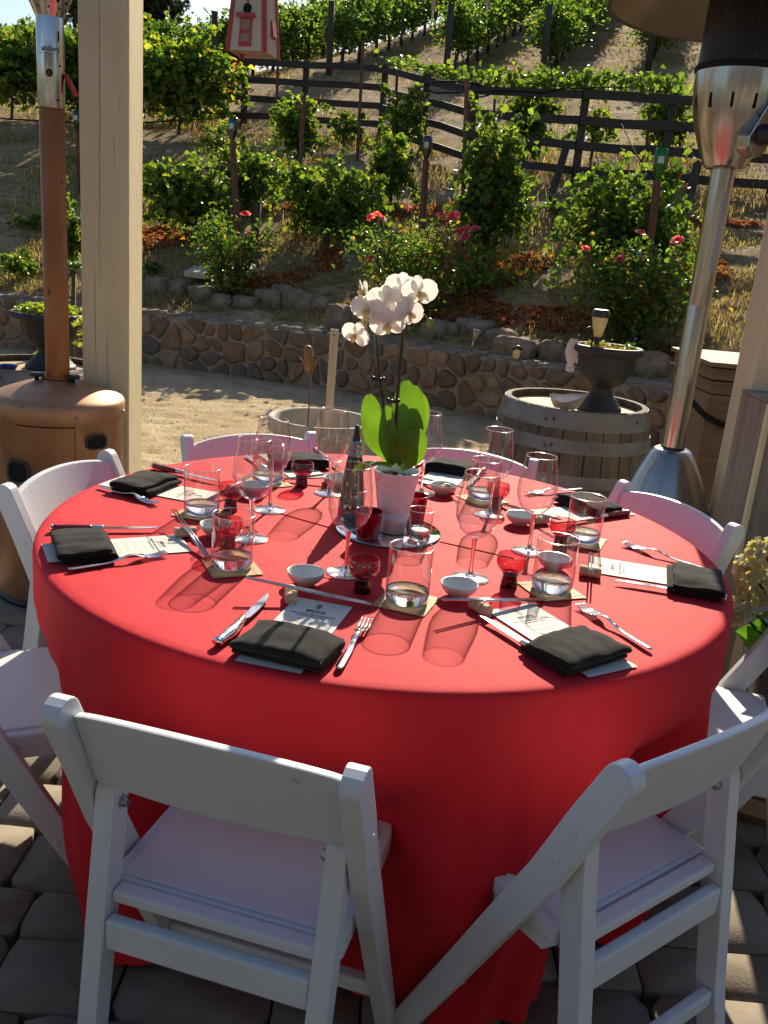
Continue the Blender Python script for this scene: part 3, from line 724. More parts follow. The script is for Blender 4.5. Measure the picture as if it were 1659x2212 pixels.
# two big vines left of the fence, one more behind the copper heater
for k, (bx, by, top, w, lab) in enumerate(((385, 292, 92, 240, 'large golden green grapevine with a dark trunk right of the painted post'), (165, 258, 66, 230, 'large grapevine behind the chrome neck of the copper heater'), (25, 256, 62, 250, 'large grapevine at the far left edge behind the copper heater'))):
    p, h, wd = px_plant(bx, by, top, w)
    r_ = thing('grapevine', lab, 'vine', p)
    vine_parts(r_, 300+k, wd*1.12, h*.92, wd*.6, 4600, .10, 14, m_vinegold if k == 0 else m_vine, True, h*.06)

# ------------------------------------------------------------------ fence
def fence():
    root = thing('rail_fence', 'long dark brown four rail ranch fence bending across the hillside', 'fence')
    survey = [(180, 246, 110), (300, 256, 114), (526, 271, 122), (655, 278, 130), (822, 290, 138), (910, 328, 158), (1008, 362, 180), (1240, 397, 186), (1425, 408, 198), (1660, 428, 212), (1800, 440, 220)]
    pts = []; Hs = []
    for (bx, by, tyy) in survey:
        p, d = hit(bx, by); q_ = ty(bx, tyy, p.y); pts.append(p); Hs.append(q_.z-p.z)
    for i, p in enumerate(pts):
        z = hz(p.x, p.y); Hf = Hs[i]; w = .080*Hf if i != 6 else .10*Hf; mb = MB()
        mb.box((0, 0, Hf/2-.1), (w, w, Hf+.2+random.uniform(-.02, .05)))
        mb.build('fence_post', m_fencepost, root, bevel=.008, loc=(p.x, p.y, z), rot=(0, 0, R(-20)))
    for i in range(len(pts)-1):
        a, b = pts[i], pts[i+1]
        d = (b-a); ang = math.atan2(d.y, d.x); n_ = Vector((math.sin(ang), -math.cos(ang), 0))*.095
        for k in range(4):
            za = hz(a.x, a.y)+(.13+k*.262)*Hs[i]; zb = hz(b.x, b.y)+(.13+k*.262)*Hs[i+1]
            mb = MB(); pa = a+n_; pb = b+n_; sag = random.uniform(-.02, .02)
            V = []
            for t in (0, .5, 1):
                q_ = pa.lerp(pb, t); z = za*(1-t)+zb*t+(sag if t == .5 else 0)
                for (o, dz) in ((-.02, -.046*Hs[i]), (.02, -.046*Hs[i]), (.02, .046*Hs[i]), (-.02, .046*Hs[i])):
                    V.append((q_.x+n_.x/.095*o, q_.y+n_.y/.095*o, z+dz))
            F = [(0, 1, 2, 3), (11, 10, 9, 8)]+[(s*4+j, s*4+4+j, s*4+4+(j+1) % 4, s*4+(j+1) % 4) for s in (0, 1) for j in range(4)]
            mb.add(V, F, 0, False); mb.build('rail', m_fence, root)
    for (bx, by, ux, uy) in ((1190, 420, 1222, 322), (1480, 455, 1508, 352)):       # raking braces
        p, d = hit(bx, by); q_ = ty(ux, uy, p.y+.5)
        MB().tube([p-Vector((0, 0, .1)), q_], .055, 4, smooth=False).build('brace', m_fencepost, root)
    return root, pts, Hs
fence_root, FP, FH = fence()
# creeping vine along the right half of the top rail
def creeper(name, lab, a, b, n, seed, up=.18, leaf=.10, sag=.0):
    r_ = thing(name, lab, 'vine', a)
    g = np.random.default_rng(seed); t = g.beta(1.0, 1.0, n); L = np.array(b-a)
    P = t[:, None]*L[None]+g.normal(size=(n, 3))*np.array([.10, .10, up*.55]); P[:, 2] += np.abs(np.sin(t*17+seed))*up
    V, F = leaves(P, g.uniform(.6, 1.15, n)*leaf, up=.4, rng=g); npmesh('foliage', V, F, [m_vine], parent=r_)
    MB().tube([(0, 0, 0), L*.5+np.array([0, 0, .03]), L], .008, 5).build('cane', m_wood, r_)
def top(i, k=1.): p = FP[i]; return Vector((p.x, p.y, hz(p.x, p.y)+k*FH[i]))
creeper('climbing_vine', 'vine trailing along the top rail between the fence bend and the middle post', top(6), top(7), 380, 21, .12)
creeper('climbing_vine', 'vine trailing along the top rail right of the middle fence post', top(7), top(8), 300, 22, .12)
creeper('climbing_vine', 'thin vine lying on the rail where the left fence bends down', top(4), top(6), 230, 23, .10)
pa, _ = hit(960, 640); pb, _ = hit(1135, 622)
creeper('trailing_vine', 'bright vine shoot trailing over bare ground right of the middle rose bush', pa+Vector((0, 0, .06)), pb+Vector((0, 0, .08)), 150, 24, .08, .07)
pa, _ = hit(985, 640); pb = ty(1052, 560, pa.y-.1)
creeper('trailing_vine', 'bright vine shoot rising at the right side of the middle rose bush', pa+Vector((0, 0, .04)), pb, 110, 25, .07, .085)
# irrigation hose looped on the bend post, and drip lines
def hose(lab, pts, r=.012):
    tag(MB().tube(pts, r, 6).build('irrigation_hose', m_hose), lab, 'hose')
c0 = top(6, .90); c1 = top(7, .95)
hose('black irrigation hose looped over the fence bend and along the top rail', [c0+Vector((.5*math.cos(a)-.25, -.16-.02*math.sin(a), .10*math.sin(a))) for a in np.linspace(-1.2, 4.0, 14)]+[c0.lerp(c1, t)+Vector((0, -.16, .04*math.sin(t*9))) for t in (.35, .6, .8, 1.)])
q1 = ty(1340, 262, 13.0); q2 = ty(1372, 330, 12.0); q3 = ty(1420, 395, 10.6)
hose('thin black wire slanting down from the fence toward the green bottle vine', [q1, q2, q3], .009)
pA, _ = hit(240, 300); pB, _ = hit(520, 290)
pC, _ = hit(0, 292)
hose('black drip line crossing the slope left of the fence', [pC+Vector((0, 0, .25)), pA+Vector((0, 0, .22)), pB+Vector((0, 0, .28))], .012)

# ------------------------------------------------------------------ rusty stakes, some with upturned bottles
def stake(lab, bx, by, topx, topy, r=.024, yoff=0., nm='steel_stake'):
    p, d = hit(bx, by); q_ = ty(topx, topy, p.y+yoff)
    o = MB().tube([(0, 0, -.15), q_-p], r, 4, smooth=False).build(nm, m_rust, loc=p)
    tag(o, lab, 'stake'); return q_
STK = [('rusty steel stake inside the slender vine before the left fence', 640, 515, 657, 205), ('tall rusty stake standing against the left fence, right of centre', 772, 345, 785, 88),
       ('rusty stake with a climbing vine below the fence bend', 998, 585, 1009, 170), ('rusty stake against the fence beside the hanging vine', 1065, 290, 1072, 165),
       ('short rusty stake left of the two behind the green bottle', 1392, 390, 1404, 238), ('tall reddish stake behind the green bottle', 1418, 360, 1440, 190),
       ('rusty stake between the left fence posts', 596, 318, 600, 142), ('leaning rusty stake at the fence bend, left side', 852, 318, 858, 150)]
for s_ in STK: stake(*s_)
p, d = hit(548, 520)
tag(MB().tube([(0, 0, -.1), (.03, 0, .42)], .05, 7).build('wooden_stub', m_fencepost, loc=p), 'short grey wooden stub right of the first rose bush', 'post')
def bottle_stake(lab, blab, bx, by, tx, tyy, yadd, dia_px, mt, hgt=.245):
    p, d = hit(bx, by); q_ = ty(tx, tyy, p.y+yadd)
    tag(MB().tube([(0, 0, -.2), q_-p], .036, 4, smooth=False).build('bottle_stake', m_rust, loc=p), lab, 'stake')
    dd = (q_-CAMP).length; r = dia_px/FPX*dd/2
    root = thing('upturned_bottle', blab, 'bottle', q_, random.uniform(0, 6))
    k = r/.044
    prof = [(.016, -.06), (.016, .0), (.020, .015), (.043, .09), (.044, .10), (.044, .232), (.040, .243), (.030, .243), (.0, .215)]
    MB().lathe([(a*k, b*hgt/.245) for a, b in prof], 24).build('glass', mt, root)
    lb = MB(); lb.grid(lambda u, v: (1.012*r*math.cos(.95*(u-.5)-1.75-root.rotation_euler.z), 1.012*r*math.sin(.95*(u-.5)-1.75-root.rotation_euler.z), (.125+.055*v)*hgt/.245), 10, 1)
    lb.build('label', m_labelpaper, root)
bottle_stake('rusty stake under the leftmost visible bottle, right of the painted post', 'dark green bottle upside down on a stake above the first rose bush', 518, 545, 502, 305, -.05, 18, m_darkbottle)
bottle_stake('rusty stake holding the olive bottle above the middle rose bush', 'dark olive bottle with white label upside down on the middle stake', 910, 560, 920, 346, -.05, 19, m_darkbottle)
bottle_stake('thick rusty stake holding the bright green bottle', 'bright green bottle upside down on the right hand stake', 1390, 665, 1420, 388, -.05, 25, m_greenbottle, .26)
bottle_stake('rusty stake partly hidden behind the painted post', 'dark bottle upside down on a stake at the left side of the painted post', 172, 420, 168, 282, -.05, 18, m_darkbottle)

# ------------------------------------------------------------------ rose bushes
def rose_mesh(seed, r):
    g = np.random.default_rng(seed); V = []; F = []
    for ring, (n, rad, tilt, sz) in enumerate(((7, .95, .25, 1.0), (6, .62, .75, .85), (5, .32, 1.15, .7), (4, .12, 1.35, .55))):
        for k in range(n):
            a = 2*PI*k/n+ring*.5+g.normal()*.12; c, s = math.cos(a), math.sin(a)
            ex = np.array([c, s, 0]); ez = np.array([0, 0, 1.]); et = np.array([-s, c, 0])
            up = ex*math.cos(tilt)+ez*math.sin(tilt); w = sz*.52*r; l = sz*r*.85; b = ex*rad*r*.35+ez*(.1*r+ring*.06*r)
            pts = [b-et*w*.45, b+et*w*.45, b+up*l*.6+et*w*.95+ez*.05*r, b+up*l+et*w*.45-ez*.1*r*(ring < 2), b+up*l-et*w*.45-ez*.1*r*(ring < 2), b+up*l*.6-et*w*.95+ez*.05*r]
            o = len(V); V += pts; F += [(o, o+1, o+2, o+5), (o+5, o+2, o+3, o+4)]
    return np.array(V), np.array(F)
def rose_bush(lab, bx, by, top_, w, n, seed, flowers, leaf=.05):
    p, h, wd = px_plant(bx, by, top_, w)
    root = thing('rose_bush', lab, 'rose bush', p)
    g = np.random.default_rng(seed); mb = MB(); P = []
    for k in range(26):
        a = g.uniform(0, 2*PI); rr_ = g.uniform(.1, 1)**.7; e = np.array([math.cos(a)*wd*.5*rr_, math.sin(a)*wd*.34*rr_, h*(1-.25*rr_)*g.uniform(.62, 1.0)])
        m_ = e*np.array([.35, .35, .55]); b = np.array([math.cos(a)*.06, math.sin(a)*.06, -.05])
        mb.tube([b, m_, e], [.008, .006, .0035], 5); cnt = int(n/26)
        t = g.beta(2.2, 1.2, cnt)[:, None]; P.append((1-t)**2*b+2*t*(1-t)*m_+t*t*e+g.normal(size=(cnt, 3))*np.array([.075, .075, .05])*wd/.9)
    P = np.concatenate(P); P[:, 2] = np.abs(P[:, 2])+.02
    V, F = leaves(P, g.uniform(.55, 1.25, len(P))*leaf, up=.5, rng=g, ratio=.72, droop=.3)
    npmesh('foliage', V, F, [m_roseleaf], parent=root)
    for j, (fx, fy, rp) in enumerate(flowers):
        q_ = ty(fx, fy, p.y+g.uniform(-.25, .15)) - p; r = rp/FPX*(p-CAMP).length
        v, f = rose_mesh(seed*50+j, r); o = npmesh('rose_bloom', v, f, [m_rosepetal], parent=root)
        o.location = q_; o.rotation_euler = (R(35)+g.uniform(-.3, .3), g.uniform(-.3, .3), g.uniform(0, 6))
        base = Vector((q_.x*.35, q_.y*.35, q_.z*.35)); mb.tube([base, (q_.x*.85, q_.y*.85, q_.z*.75), q_], .0045, 5)
    mb.build('canes', m_cane, root)
rose_bush('rose bush with orange tinted tips and one bright rose, right of the painted post', 490, 645, 445, 205, 1500, 41, [(531, 464, 10)], .055)
rose_bush('large rose bush with clusters of pink roses behind the white orchid', 890, 690, 470, 330, 2700, 42,
          [(803, 470, 9), (815, 465, 9), (826, 474, 9), (888, 453, 8), (953, 467, 10), (968, 480, 9), (982, 468, 12), (990, 503, 12), (1004, 512, 11), (1007, 496, 10), (1026, 497, 12), (842, 574, 8), (800, 558, 7)], .052)
rose_bush('rose bush with scattered pink roses behind the urn and solar lamp', 1352, 765, 500, 300, 2700, 43,
          [(1383, 506, 12), (1463, 521, 12), (1265, 539, 9), (1340, 562, 13), (1380, 567, 12), (1298, 572, 8)], .052)
p, d = hit(1352, 765); q_ = ty(1379, 553, p.y-.35); bz = hz(q_.x, q_.y)
gb = thing('garden_stake', 'thin wire garden stake tipped with a small green glass ball among the roses', 'ornament', (q_.x, q_.y, bz))
MB().tube([(0, 0, -.1), (0, 0, q_.z-bz)], .003, 5).build('wire', m_iron, gb)
MB().lathe([(0, -.03), (.016, -.022), (.024, 0), (.016, .022), (0, .03)], 14).build('glass_ball', thinglass('green_glass_ball', (.45, .85, .65), 1.5), gb, loc=(0, 0, q_.z-bz))

# ------------------------------------------------------------------ vineyard rows up the hill
def row_vine(seed):
    g = np.random.default_rng(seed); n = 1500
    P = np.stack([g.uniform(-.78, .78, n), g.normal(size=n)*.22, .62+1.05*g.beta(1.5, 1.2, n)], 1)
    P[:, 1] *= 1+.6*np.sin(P[:, 0]*5+seed)*.5
    ex = []
    for k in range(9):
        x = g.uniform(-.75, .75); z0 = 1.5; L = g.uniform(.25, .65); y = g.normal()*.1; dx = g.normal()*.25
        t = np.linspace(0, 1, int(L/.045)); ex.append(np.stack([x+dx*t*L+g.normal(size=len(t))*.02, y+g.normal()*.2*t, z0+L*t], 1))
    for k in range(4):
        x = g.uniform(-.75, .75); s_ = g.choice([-1, 1]); t = np.linspace(0, 1, 12); ex.append(np.stack([x+.15*t, s_*(.2+.35*t), 1.3-.5*t*t], 1))
    P = np.concatenate([P]+ex)
    out = np.zeros((len(P), 3)); out[:, 1] = np.sign(P[:, 1])*.7
    return leaves(P, g.uniform(.6, 1.2, len(P))*.102, up=.15, rng=g, outward=out, droop=.7)
protos = []
for k in range(4):
    r_ = thing('vineyard_vine', 'x', 'vine', (0, 0, -50))
    v, f = row_vine(900+k); npmesh('foliage', v, f, [m_vinefar], parent=r_)
    g = random.Random(k); mb = MB(); j = g.uniform(-.05, .05)
    mb.tube([(0, 0, -.1), (j, .02, .3), (-j, -.02, .62), (j, 0, .82)], [.05, .04, .036, .03], 7)
    mb.tube([(j, 0, .80), (.35, 0, .9), (.75, 0, .9)], [.025, .018, .012], 5); mb.tube([(j, 0, .80), (-.35, 0, .9), (-.75, 0, .9)], [.025, .018, .012], 5)
    mb.tube([(.02, .05, -.1), (.02, .05, 1.75)], .012, 4)
    mb.build('trunk', m_wood, r_); protos.append((r_, tree(r_)))
RD = Vector((.26, .966, 0)).normalized(); RP = Vector((.966, -.26, 0)).normalized(); ra = math.atan2(RD.y, RD.x)
ROWS = [(-.83, 21.0, 22, 'row right of the bare path behind the heater'), (-3.55, 25.6, 20, 'row bordering the bare path on its left'), (-6.05, 25.8, 20, 'row just left of the row bordering the bare path'),
        (-8.7, 26.2, 17, 'row third to the left of the bare path'), (-11.3, 26.0, 14, 'row fourth to the left of the bare path'), (-13.9, 25.4, 12, 'row fifth to the left of the bare path'),
        (-16.5, 25.0, 11, 'row sixth to the left of the bare path'), (-19.1, 24.0, 9, 'row nearest the painted post'), (1.85, 19.5, 12, 'row at the right edge behind the steel heater')]
ROWPX = {-.83: (1400, 150), -3.55: (1173, 171), -6.05: (967, 168)}; first = [True]*4
for (po, y0, n, lab) in ROWS:
    base = RP*po; t0 = (y0-base.y)/RD.y
    if po in ROWPX: hp = hit(*ROWPX[po])[0]; base = RP*hp.dot(RP); t0 = hp.dot(RD)+.7; last = (base, t0)
    elif po < -6.1: base = RP*(RP.dot(last[0])-(abs(po)-6.05)); t0 = last[1]-.25*(abs(po)-6.05)
    for i in range(n):
        t = t0+i*1.22+random.uniform(-.08, .08); q_ = base+RD*t; k = random.randrange(4); z = hz(q_.x, q_.y)
        L = 'vine in the '+lab; G = 'vines of the '+lab
        rz = ra+(PI if random.random() < .5 else 0)+random.uniform(-.03, .03); sc = random.uniform(.76, .92)
        root, kids = protos[k]
        if first[k]:
            first[k] = False; root.location = (q_.x, q_.y, z-.03); root.rotation_euler = (0, 0, rz); root['label'] = L; root['group'] = G; root.scale = (1, 1, sc)
        else: dup(root, (q_.x, q_.y, z-.03), rz, L, G, kids, (1, 1, sc))
    q_ = base+RD*(t0-.9); mb = MB().tube([(0, 0, -.2), (-.10*RD.x, -.10*RD.y, 1.55)], .075, 8)
    if po < 1: tag(mb.build('row_end_post', m_fencepost, loc=(q_.x, q_.y, hz(q_.x, q_.y))), 'dark end post of the '+lab, 'post', 'end posts of the vine rows')
# far hedge of vines on the skyline at the left, oaks behind
for (px, py, hh, ww, D, lab) in ((165, 40, 5.0, 9, 75, 'dark oak tree on the skyline between copper heater and painted post'), (318, 42, 3.6, 6, 78, 'small dark oak tree on the skyline right of the painted post')):
    d_ = ray(px, py+22); q_ = CAMP+d_*(D/d_.y); root = thing('oak_tree', lab, 'tree', (q_.x, q_.y, hz(q_.x, q_.y)-.2))
    zb = q_.z-hz(q_.x, q_.y); P, o_ = blob_points(3800, ww/2, ww/2, hh/2, int(px), 0, 14, .2); P[:, 2] += max(0., zb)
    V, F = leaves(P, RNG.uniform(.2, .42, len(P)), up=.3, outward=o_); npmesh('crown', V, F, [m_oak], parent=root)
    mb = MB().tube([(0, 0, -.3), (.2, 0, zb*.6), (0, .2, zb+hh*.3)], [.4, .3, .2], 8)
    for a in (0, 2, 4): mb.tube([(0, 0, zb*.8), (math.cos(a)*ww*.3, math.sin(a)*ww*.3, zb+hh*.5)], [.18, .06], 6)
    mb.build('trunk', m_wood, root)
n = 5200; X_ = RNG.uniform(-40, -15, n); Y_ = 52+RNG.normal(size=n)*.35+(X_+27)*.10
P = np.stack([X_, Y_, terrain(X_, Y_)+RNG.uniform(.2, 1.5, n)+.25*np.sin(X_*1.7)], 1); V, F = leaves(P, RNG.uniform(.18, .32, n), up=.3)
tag(npmesh('distant_vines', V, F, [m_vinefar]), 'distant hedge of vines along the left skyline', 'vines', kind='stuff')

# ------------------------------------------------------------------ ground cover: straw, weeds, red leaves
def scatter(name, lab, cat, n, xr, yr, mt, sz, smin, smax, up, thresh, freq, seed, ratio=.9, blade=False, zoff=.012):
    g = np.random.default_rng(seed); x = g.uniform(*xr, n); y = g.uniform(*yr, n); s = wall_sd(x, y)
    keepm = (s > smin) & (s < smax); x, y = x[keepm], y[keepm]
    nz = np.array([mnoise.noise(Vector((a*freq, b*freq, seed))) for a, b in zip(x, y)]); k2 = nz > thresh; x, y = x[k2], y[k2]
    nn_ = terrain_noise(x, y); ss = wall_sd(x, y); z = terrain(x, y)+nn_*np.clip((ss-.25)/.5, 0, 1)*np.where(ss > 17, 2., 1.)+zoff; m_ = len(x)
    if blade:
        a = g.uniform(0, 2*PI, m_); l = g.uniform(.5, 1.2, m_)*sz; lean = g.uniform(.15, 1.6, m_)
        d = np.stack([np.cos(a)*np.sin(lean), np.sin(a)*np.sin(lean), np.cos(lean)], 1); w = np.stack([-np.sin(a), np.cos(a), 0*a], 1)*(.0028+.0022*g.random(m_))[:, None]*(sz/.12)**.5
        b = np.stack([x, y, z-.01], 1); mid = b+d*l[:, None]*.55; tip = b+d*l[:, None]-np.array([0, 0, 1])*(l*.18)[:, None]
        V = np.stack([b-w, b+w, mid+w*.8, tip, mid-w*.8], 1).reshape(-1, 3); o = np.arange(m_)[:, None]*5
        F = np.concatenate([o+np.array([[0, 1, 2]]), o+np.array([[0, 2, 4]]), o+np.array([[4, 2, 3]])])
    else: V, F = leaves(np.stack([x, y, z+g.uniform(0, .02, m_)], 1), g.uniform(.5, 1.2, m_)*sz, up=up, rng=g, ratio=ratio)
    return tag(npmesh(name, V, F, [mt]), lab, cat, kind='stuff')
scatter('dry_straw', 'dry straw and cut weeds littering the planting bed', 'straw', 150000, (-4.5, 4.5), (6.0, 12.5), m_straw, .085, .45, 4.2, 1, -.18, 1.3, 3, blade=True)
scatter('dry_grass', 'tall dry golden grass along the foot of the fence', 'grass', 62000, (-7, 7), (8.5, 18), m_straw, .22, 2.6, 9.0, 1, .02, .9, 4, blade=True)
scatter('hill_straw', 'straw stubble between the vine rows uphill', 'straw', 50000, (-12, 14), (12, 34), m_straw, .20, 4.5, 24, 1, -.1, .6, 6, blade=True)
scatter('fallen_leaves', 'fallen rust red leaves in drifts on the bed', 'leaf litter', 60000, (-4, 5), (6.2, 12.5), m_deadleaf, .062, .95, 4.6, 2.0, .12, .85, 12)
scatter('green_weeds', 'low green weeds in patches on the slope', 'weeds', 30000, (-6, 6), (7, 16), m_greenweed, .07, 1.0, 7, 1, .30, 1.1, 8, blade=True)
# ------------------------------------------------------------------ folding chairs, table and cloth
TC = Vector((.01, 1.954, 0)); TZ = .762
def ribbon(path, wid):
    """outline polygon of a bent bar in the side plane"""
    L_, R_ = [], []
    for i, (y, z) in enumerate(path):
        a = path[max(i-1, 0)]; b = path[min(i+1, len(path)-1)]; d = Vector((b[0]-a[0], b[1]-a[1])).normalized()
        w = wid[i]/2; L_.append((y-d.y*w, z+d.x*w)); R_.append((y+d.y*w, z-d.x*w))
    return L_+R_[::-1]
def chair_proto():
    t = thing('folding_chair', 'x', 'chair', (0, 0, -60))
    RX = .2105                                   # centre of each long side rail
    path = [(-.004, .781), (.018, .752), (.050, .665), (.102, .545), (.167, .42), (.272, .215), (.384, .0)]
    wid = [.034, .048, .051, .052, .050, .046, .042]
    poly = ribbon(path, wid)
    def strip(pth, wd, r0, x0, x1):
        """bent flat bar with a rounded head, quads only"""
        n = len(pth); out = ribbon(pth, wd); Lp, Rp = out[:n], out[n:][::-1]; rows = []
        c = Vector(pth[0]); dd = (Vector(pth[1])-c).normalized(); nn = Vector((-dd.y, dd.x))
        for k in range(1, 6):
            a = PI/2*k/6; w = r0*math.sin(a); f = c-dd*r0*math.cos(a); rows.append(((f.x+nn.x*w, f.y+nn.y*w), (f.x-nn.x*w, f.y-nn.y*w)))
        rows += list(zip(Lp, Rp)); mb = MB(); m_ = len(rows)
        V = [(x, p_[0], p_[1]) for (l, r) in rows for x in (x0, x1) for p_ in (l, r)]
        F = [(0, 2, 3, 1), tuple(4*(m_-1)+k for k in (0, 1, 3, 2))]
        for i in range(m_-1):
            a, b_ = 4*i, 4*i+4
            F += [(a, a+1, b_+1, b_), (a+2, b_+2, b_+3, a+3), (a, b_, b_+2, a+2), (a+1, a+3, b_+3, b_+1)]
        mb.add(V, F, 0, False); return mb
    for s in (-1, 1): strip([(.006, .757)]+path[2:], [.050]+wid[2:], .025, s*RX-.0145, s*RX+.0145).build('side_rail', m_white, t, bevel=.005)
    lp = [(.079, .603), (.070, .53), (.052, .42), (.022, .22), (-.028, .0)]
    LX = .1775
    for s in (-1, 1):
        strip(lp, [.042, .043, .042, .040, .035], .021, s*LX-.0155, s*LX+.0155).build('rear_leg', m_white, t, bevel=.005)
        b_ = MB().lathe([(0, -.0245), (.0075, -.0245), (.009, -.021), (.009, .021), (0, .021)], 14, M=Matrix.Translation((s*(LX-.001), .079, .585)) @ Matrix.Rotation(PI/2*s, 4, 'Y'))
        b_.build('bolt', m_bolt, t)
    for s in (-1, 1):
        for (y_, z_) in ((.083, .585), (.060, .645), (.262, .205)): MB().lathe([(0, 0), (.0072, 0), (.0066, .0012), (.003, .0016), (0, .0010)], 14, M=Matrix.Translation((s*(RX+.0146), y_, z_)) @ Matrix.Rotation(PI/2*s, 4, 'Y')).build('rail_plug', m_white, t)
    # curved back panel, arched at the top
    mb = MB(); nx = 20; V = []; th = .015
    for i in range(nx+1):
        u = -1+2*i/nx; x = u*.196; bow = -.020*(1-u*u); arch = .024*(1-u*u)**.8
        zt = .752+arch; zb = .622+arch*.25
        for (z, off) in ((zb, 0), (zt, 0), (zt, th), (zb, th)):
            yc = .018+(.752-z)*.37+bow; V.append((x, yc-.006+off, z))
    F = [(0, 3, 2, 1), (nx*4, nx*4+1, nx*4+2, nx*4+3)]
    for i in range(nx):
        for j in range(4): F.append((i*4+j, i*4+(j+1) % 4, (i+1)*4+(j+1) % 4, (i+1)*4+j))
    mb.add(V, F, 0, False); o = mb.build('backrest', m_white, t, bevel=.004)
    # seat frame with a vinyl pad
    def rrect(x0, x1, y0, y1, rf, rb):
        P = []
        for (cx, cy, r, a0) in ((x1-rf, y1-rf, rf, 0), (x0+rf, y1-rf, rf, 90), (x0+rb, y0+rb, rb, 180), (x1-rb, y0+rb, rb, 270)):
            P += [(cx+r*math.cos(R(a0+k*15)), cy+r*math.sin(R(a0+k*15))) for k in range(7)]
        return P
    mb = MB(); mb.prism(rrect(-.190, .190, .085, .395, .045, .012), .412, .440, 'z'); st = mb.build('seat', m_white, t, bevel=.005)
    mb = MB(); mb.prism(rrect(-.170, .170, .094, .375, .04, .02), .436, .4445, 'z'); mb.build('seat_pad', m_pad, st, bevel=.003)
    mb = MB(); mb.box((0, .063, .438), (.322, .028, .020)); mb.build('crossbar', m_white, t, bevel=.005)
    mb = MB(); mb.box((0, .040, .384), (.322, .020, .052)); mb.build('crossbar', m_white, t, bevel=.004)
    mb = MB(); mb.box((0, .302, .160), (.392, .024, .030)); mb.build('stretcher', m_white, t, bevel=.005)
    mb = MB(); mb.box((0, .012, .200), (.316, .020, .030)); mb.build('stretcher', m_white, t, bevel=.005)
    for s in (-1, 1):       # side fillers under the seat
        mb = MB(); mb.prism([(.085, .413), (.385, .413), (.375, .385), (.11, .385)], s*.178-.008, s*.178+.008, 'x'); mb.build('seat_bracket', m_white, t, bevel=.003)
    return t
CP = chair_proto(); CK = tree(CP)
def place_chair(mx, my, face, label, first=False):
    """mx,my: middle of the back top; face: heading of the sitter in degrees"""
    rz = R(face-90); g = 'white folding chairs around the red table'
    if first: CP.location = (mx, my, 0); CP.rotation_euler = (0, 0, rz); CP['label'] = label; CP['group'] = g
    else: dup(CP, (mx, my, 0), rz, label, g, CK)
CH = []
def chair_at(az, rad, face=None, label='', first=False):
    x, y = TC.x+rad*math.cos(R(az)), TC.y+rad*math.sin(R(az)); f = (az+180) if face is None else face
    CH.append((x, y, f)); place_chair(x, y, f, label, first)
chair_at(-103.0, .980, 75.5, 'white folding chair in front at left, its whole backrest towards the viewer', True)
chair_at(-58.2, .958, 127.5, 'white folding chair in front at right, its backrest cut off by the right edge')
chair_at(-13, 1.0, 165, 'white folding chair at the far right edge beside the flowering plant')
chair_at(29.1, .925, 208.5, 'white folding chair before the steel heater, at the right rear of the table')
chair_at(74, .915, 255, 'white folding chair behind the orchid, before the wine barrel')
chair_at(118.8, .956, 300, 'white folding chair at the back left, before the round concrete planter')
chair_at(163.4, .897, 345, 'white folding chair before the copper heater, at the left rear of the table')
chair_at(-158, 1.005, 24, 'white folding chair at the far left edge, only its slanting rail and seat in view')

# the table itself, under the cloth
tb = thing('round_table', 'round banquet table hidden under the red tablecloth', 'table', TC)
MB().lathe([(0, .728), (.745, .728), (.757, .734), (.757, .748), (.75, .755), (0, .755)], 72).build('tabletop', m_woodgrey, tb)
for a in (-80, 10, 100, 190):
    MB().tube([(.34*math.cos(R(a)), .34*math.sin(R(a)), 0), (.34*math.cos(R(a)), .34*math.sin(R(a)), .73)], .016, 10).build('leg', m_bolt, tb)

# floor length cloth, pushed in by the chair seats
m, nt, out = nodemat('red_tablecloth')
v = coords(nt); nz = tex_noise(nt, v, 6, 4)
wv = tex_noise(nt, coords(nt, (900, 900, 900)), 1.0, 2)
rp = ramp(nt, [(.3, (.60, .016, .026)), (.7, (.66, .022, .034))]); nt.links.new(nz, rp.inputs[0])
p = nt.nodes.new('ShaderNodeBsdfPrincipled'); p.inputs['Roughness'].default_value = .72; p.inputs['Sheen Weight'].default_value = .03
p.inputs['Sheen Roughness'].default_value = .4; p.inputs['Specular IOR Level'].default_value = .18; p.inputs['Sheen Tint'].default_value = (1, .5, .5, 1)
nt.links.new(rp.outputs[0], p.inputs['Base Color'])
big = tex_noise(nt, coords(nt, (1, 1, .35)), 7, 5, .5)
nt.links.new(bump(nt, wv, .35, .0008, bump(nt, big, .35, .012)), p.inputs['Normal'])
tl = nt.nodes.new('ShaderNodeBsdfTranslucent'); tl.inputs[0].default_value = (.75, .015, .025, 1)
mx = nt.nodes.new('ShaderNodeMixShader'); mx.inputs[0].default_value = .07
nt.links.new(p.outputs[0], mx.inputs[1]); nt.links.new(tl.outputs[0], mx.inputs[2]); nt.links.new(mx.outputs[0], out.inputs[0]); m_cloth = m
chair_az = [math.atan2(y-TC.y, x-TC.x) for x, y, f in CH]
def sstep(a, b, x):
    t = min(1, max(0, (x-a)/(b-a))); return t*t*(3-2*t)
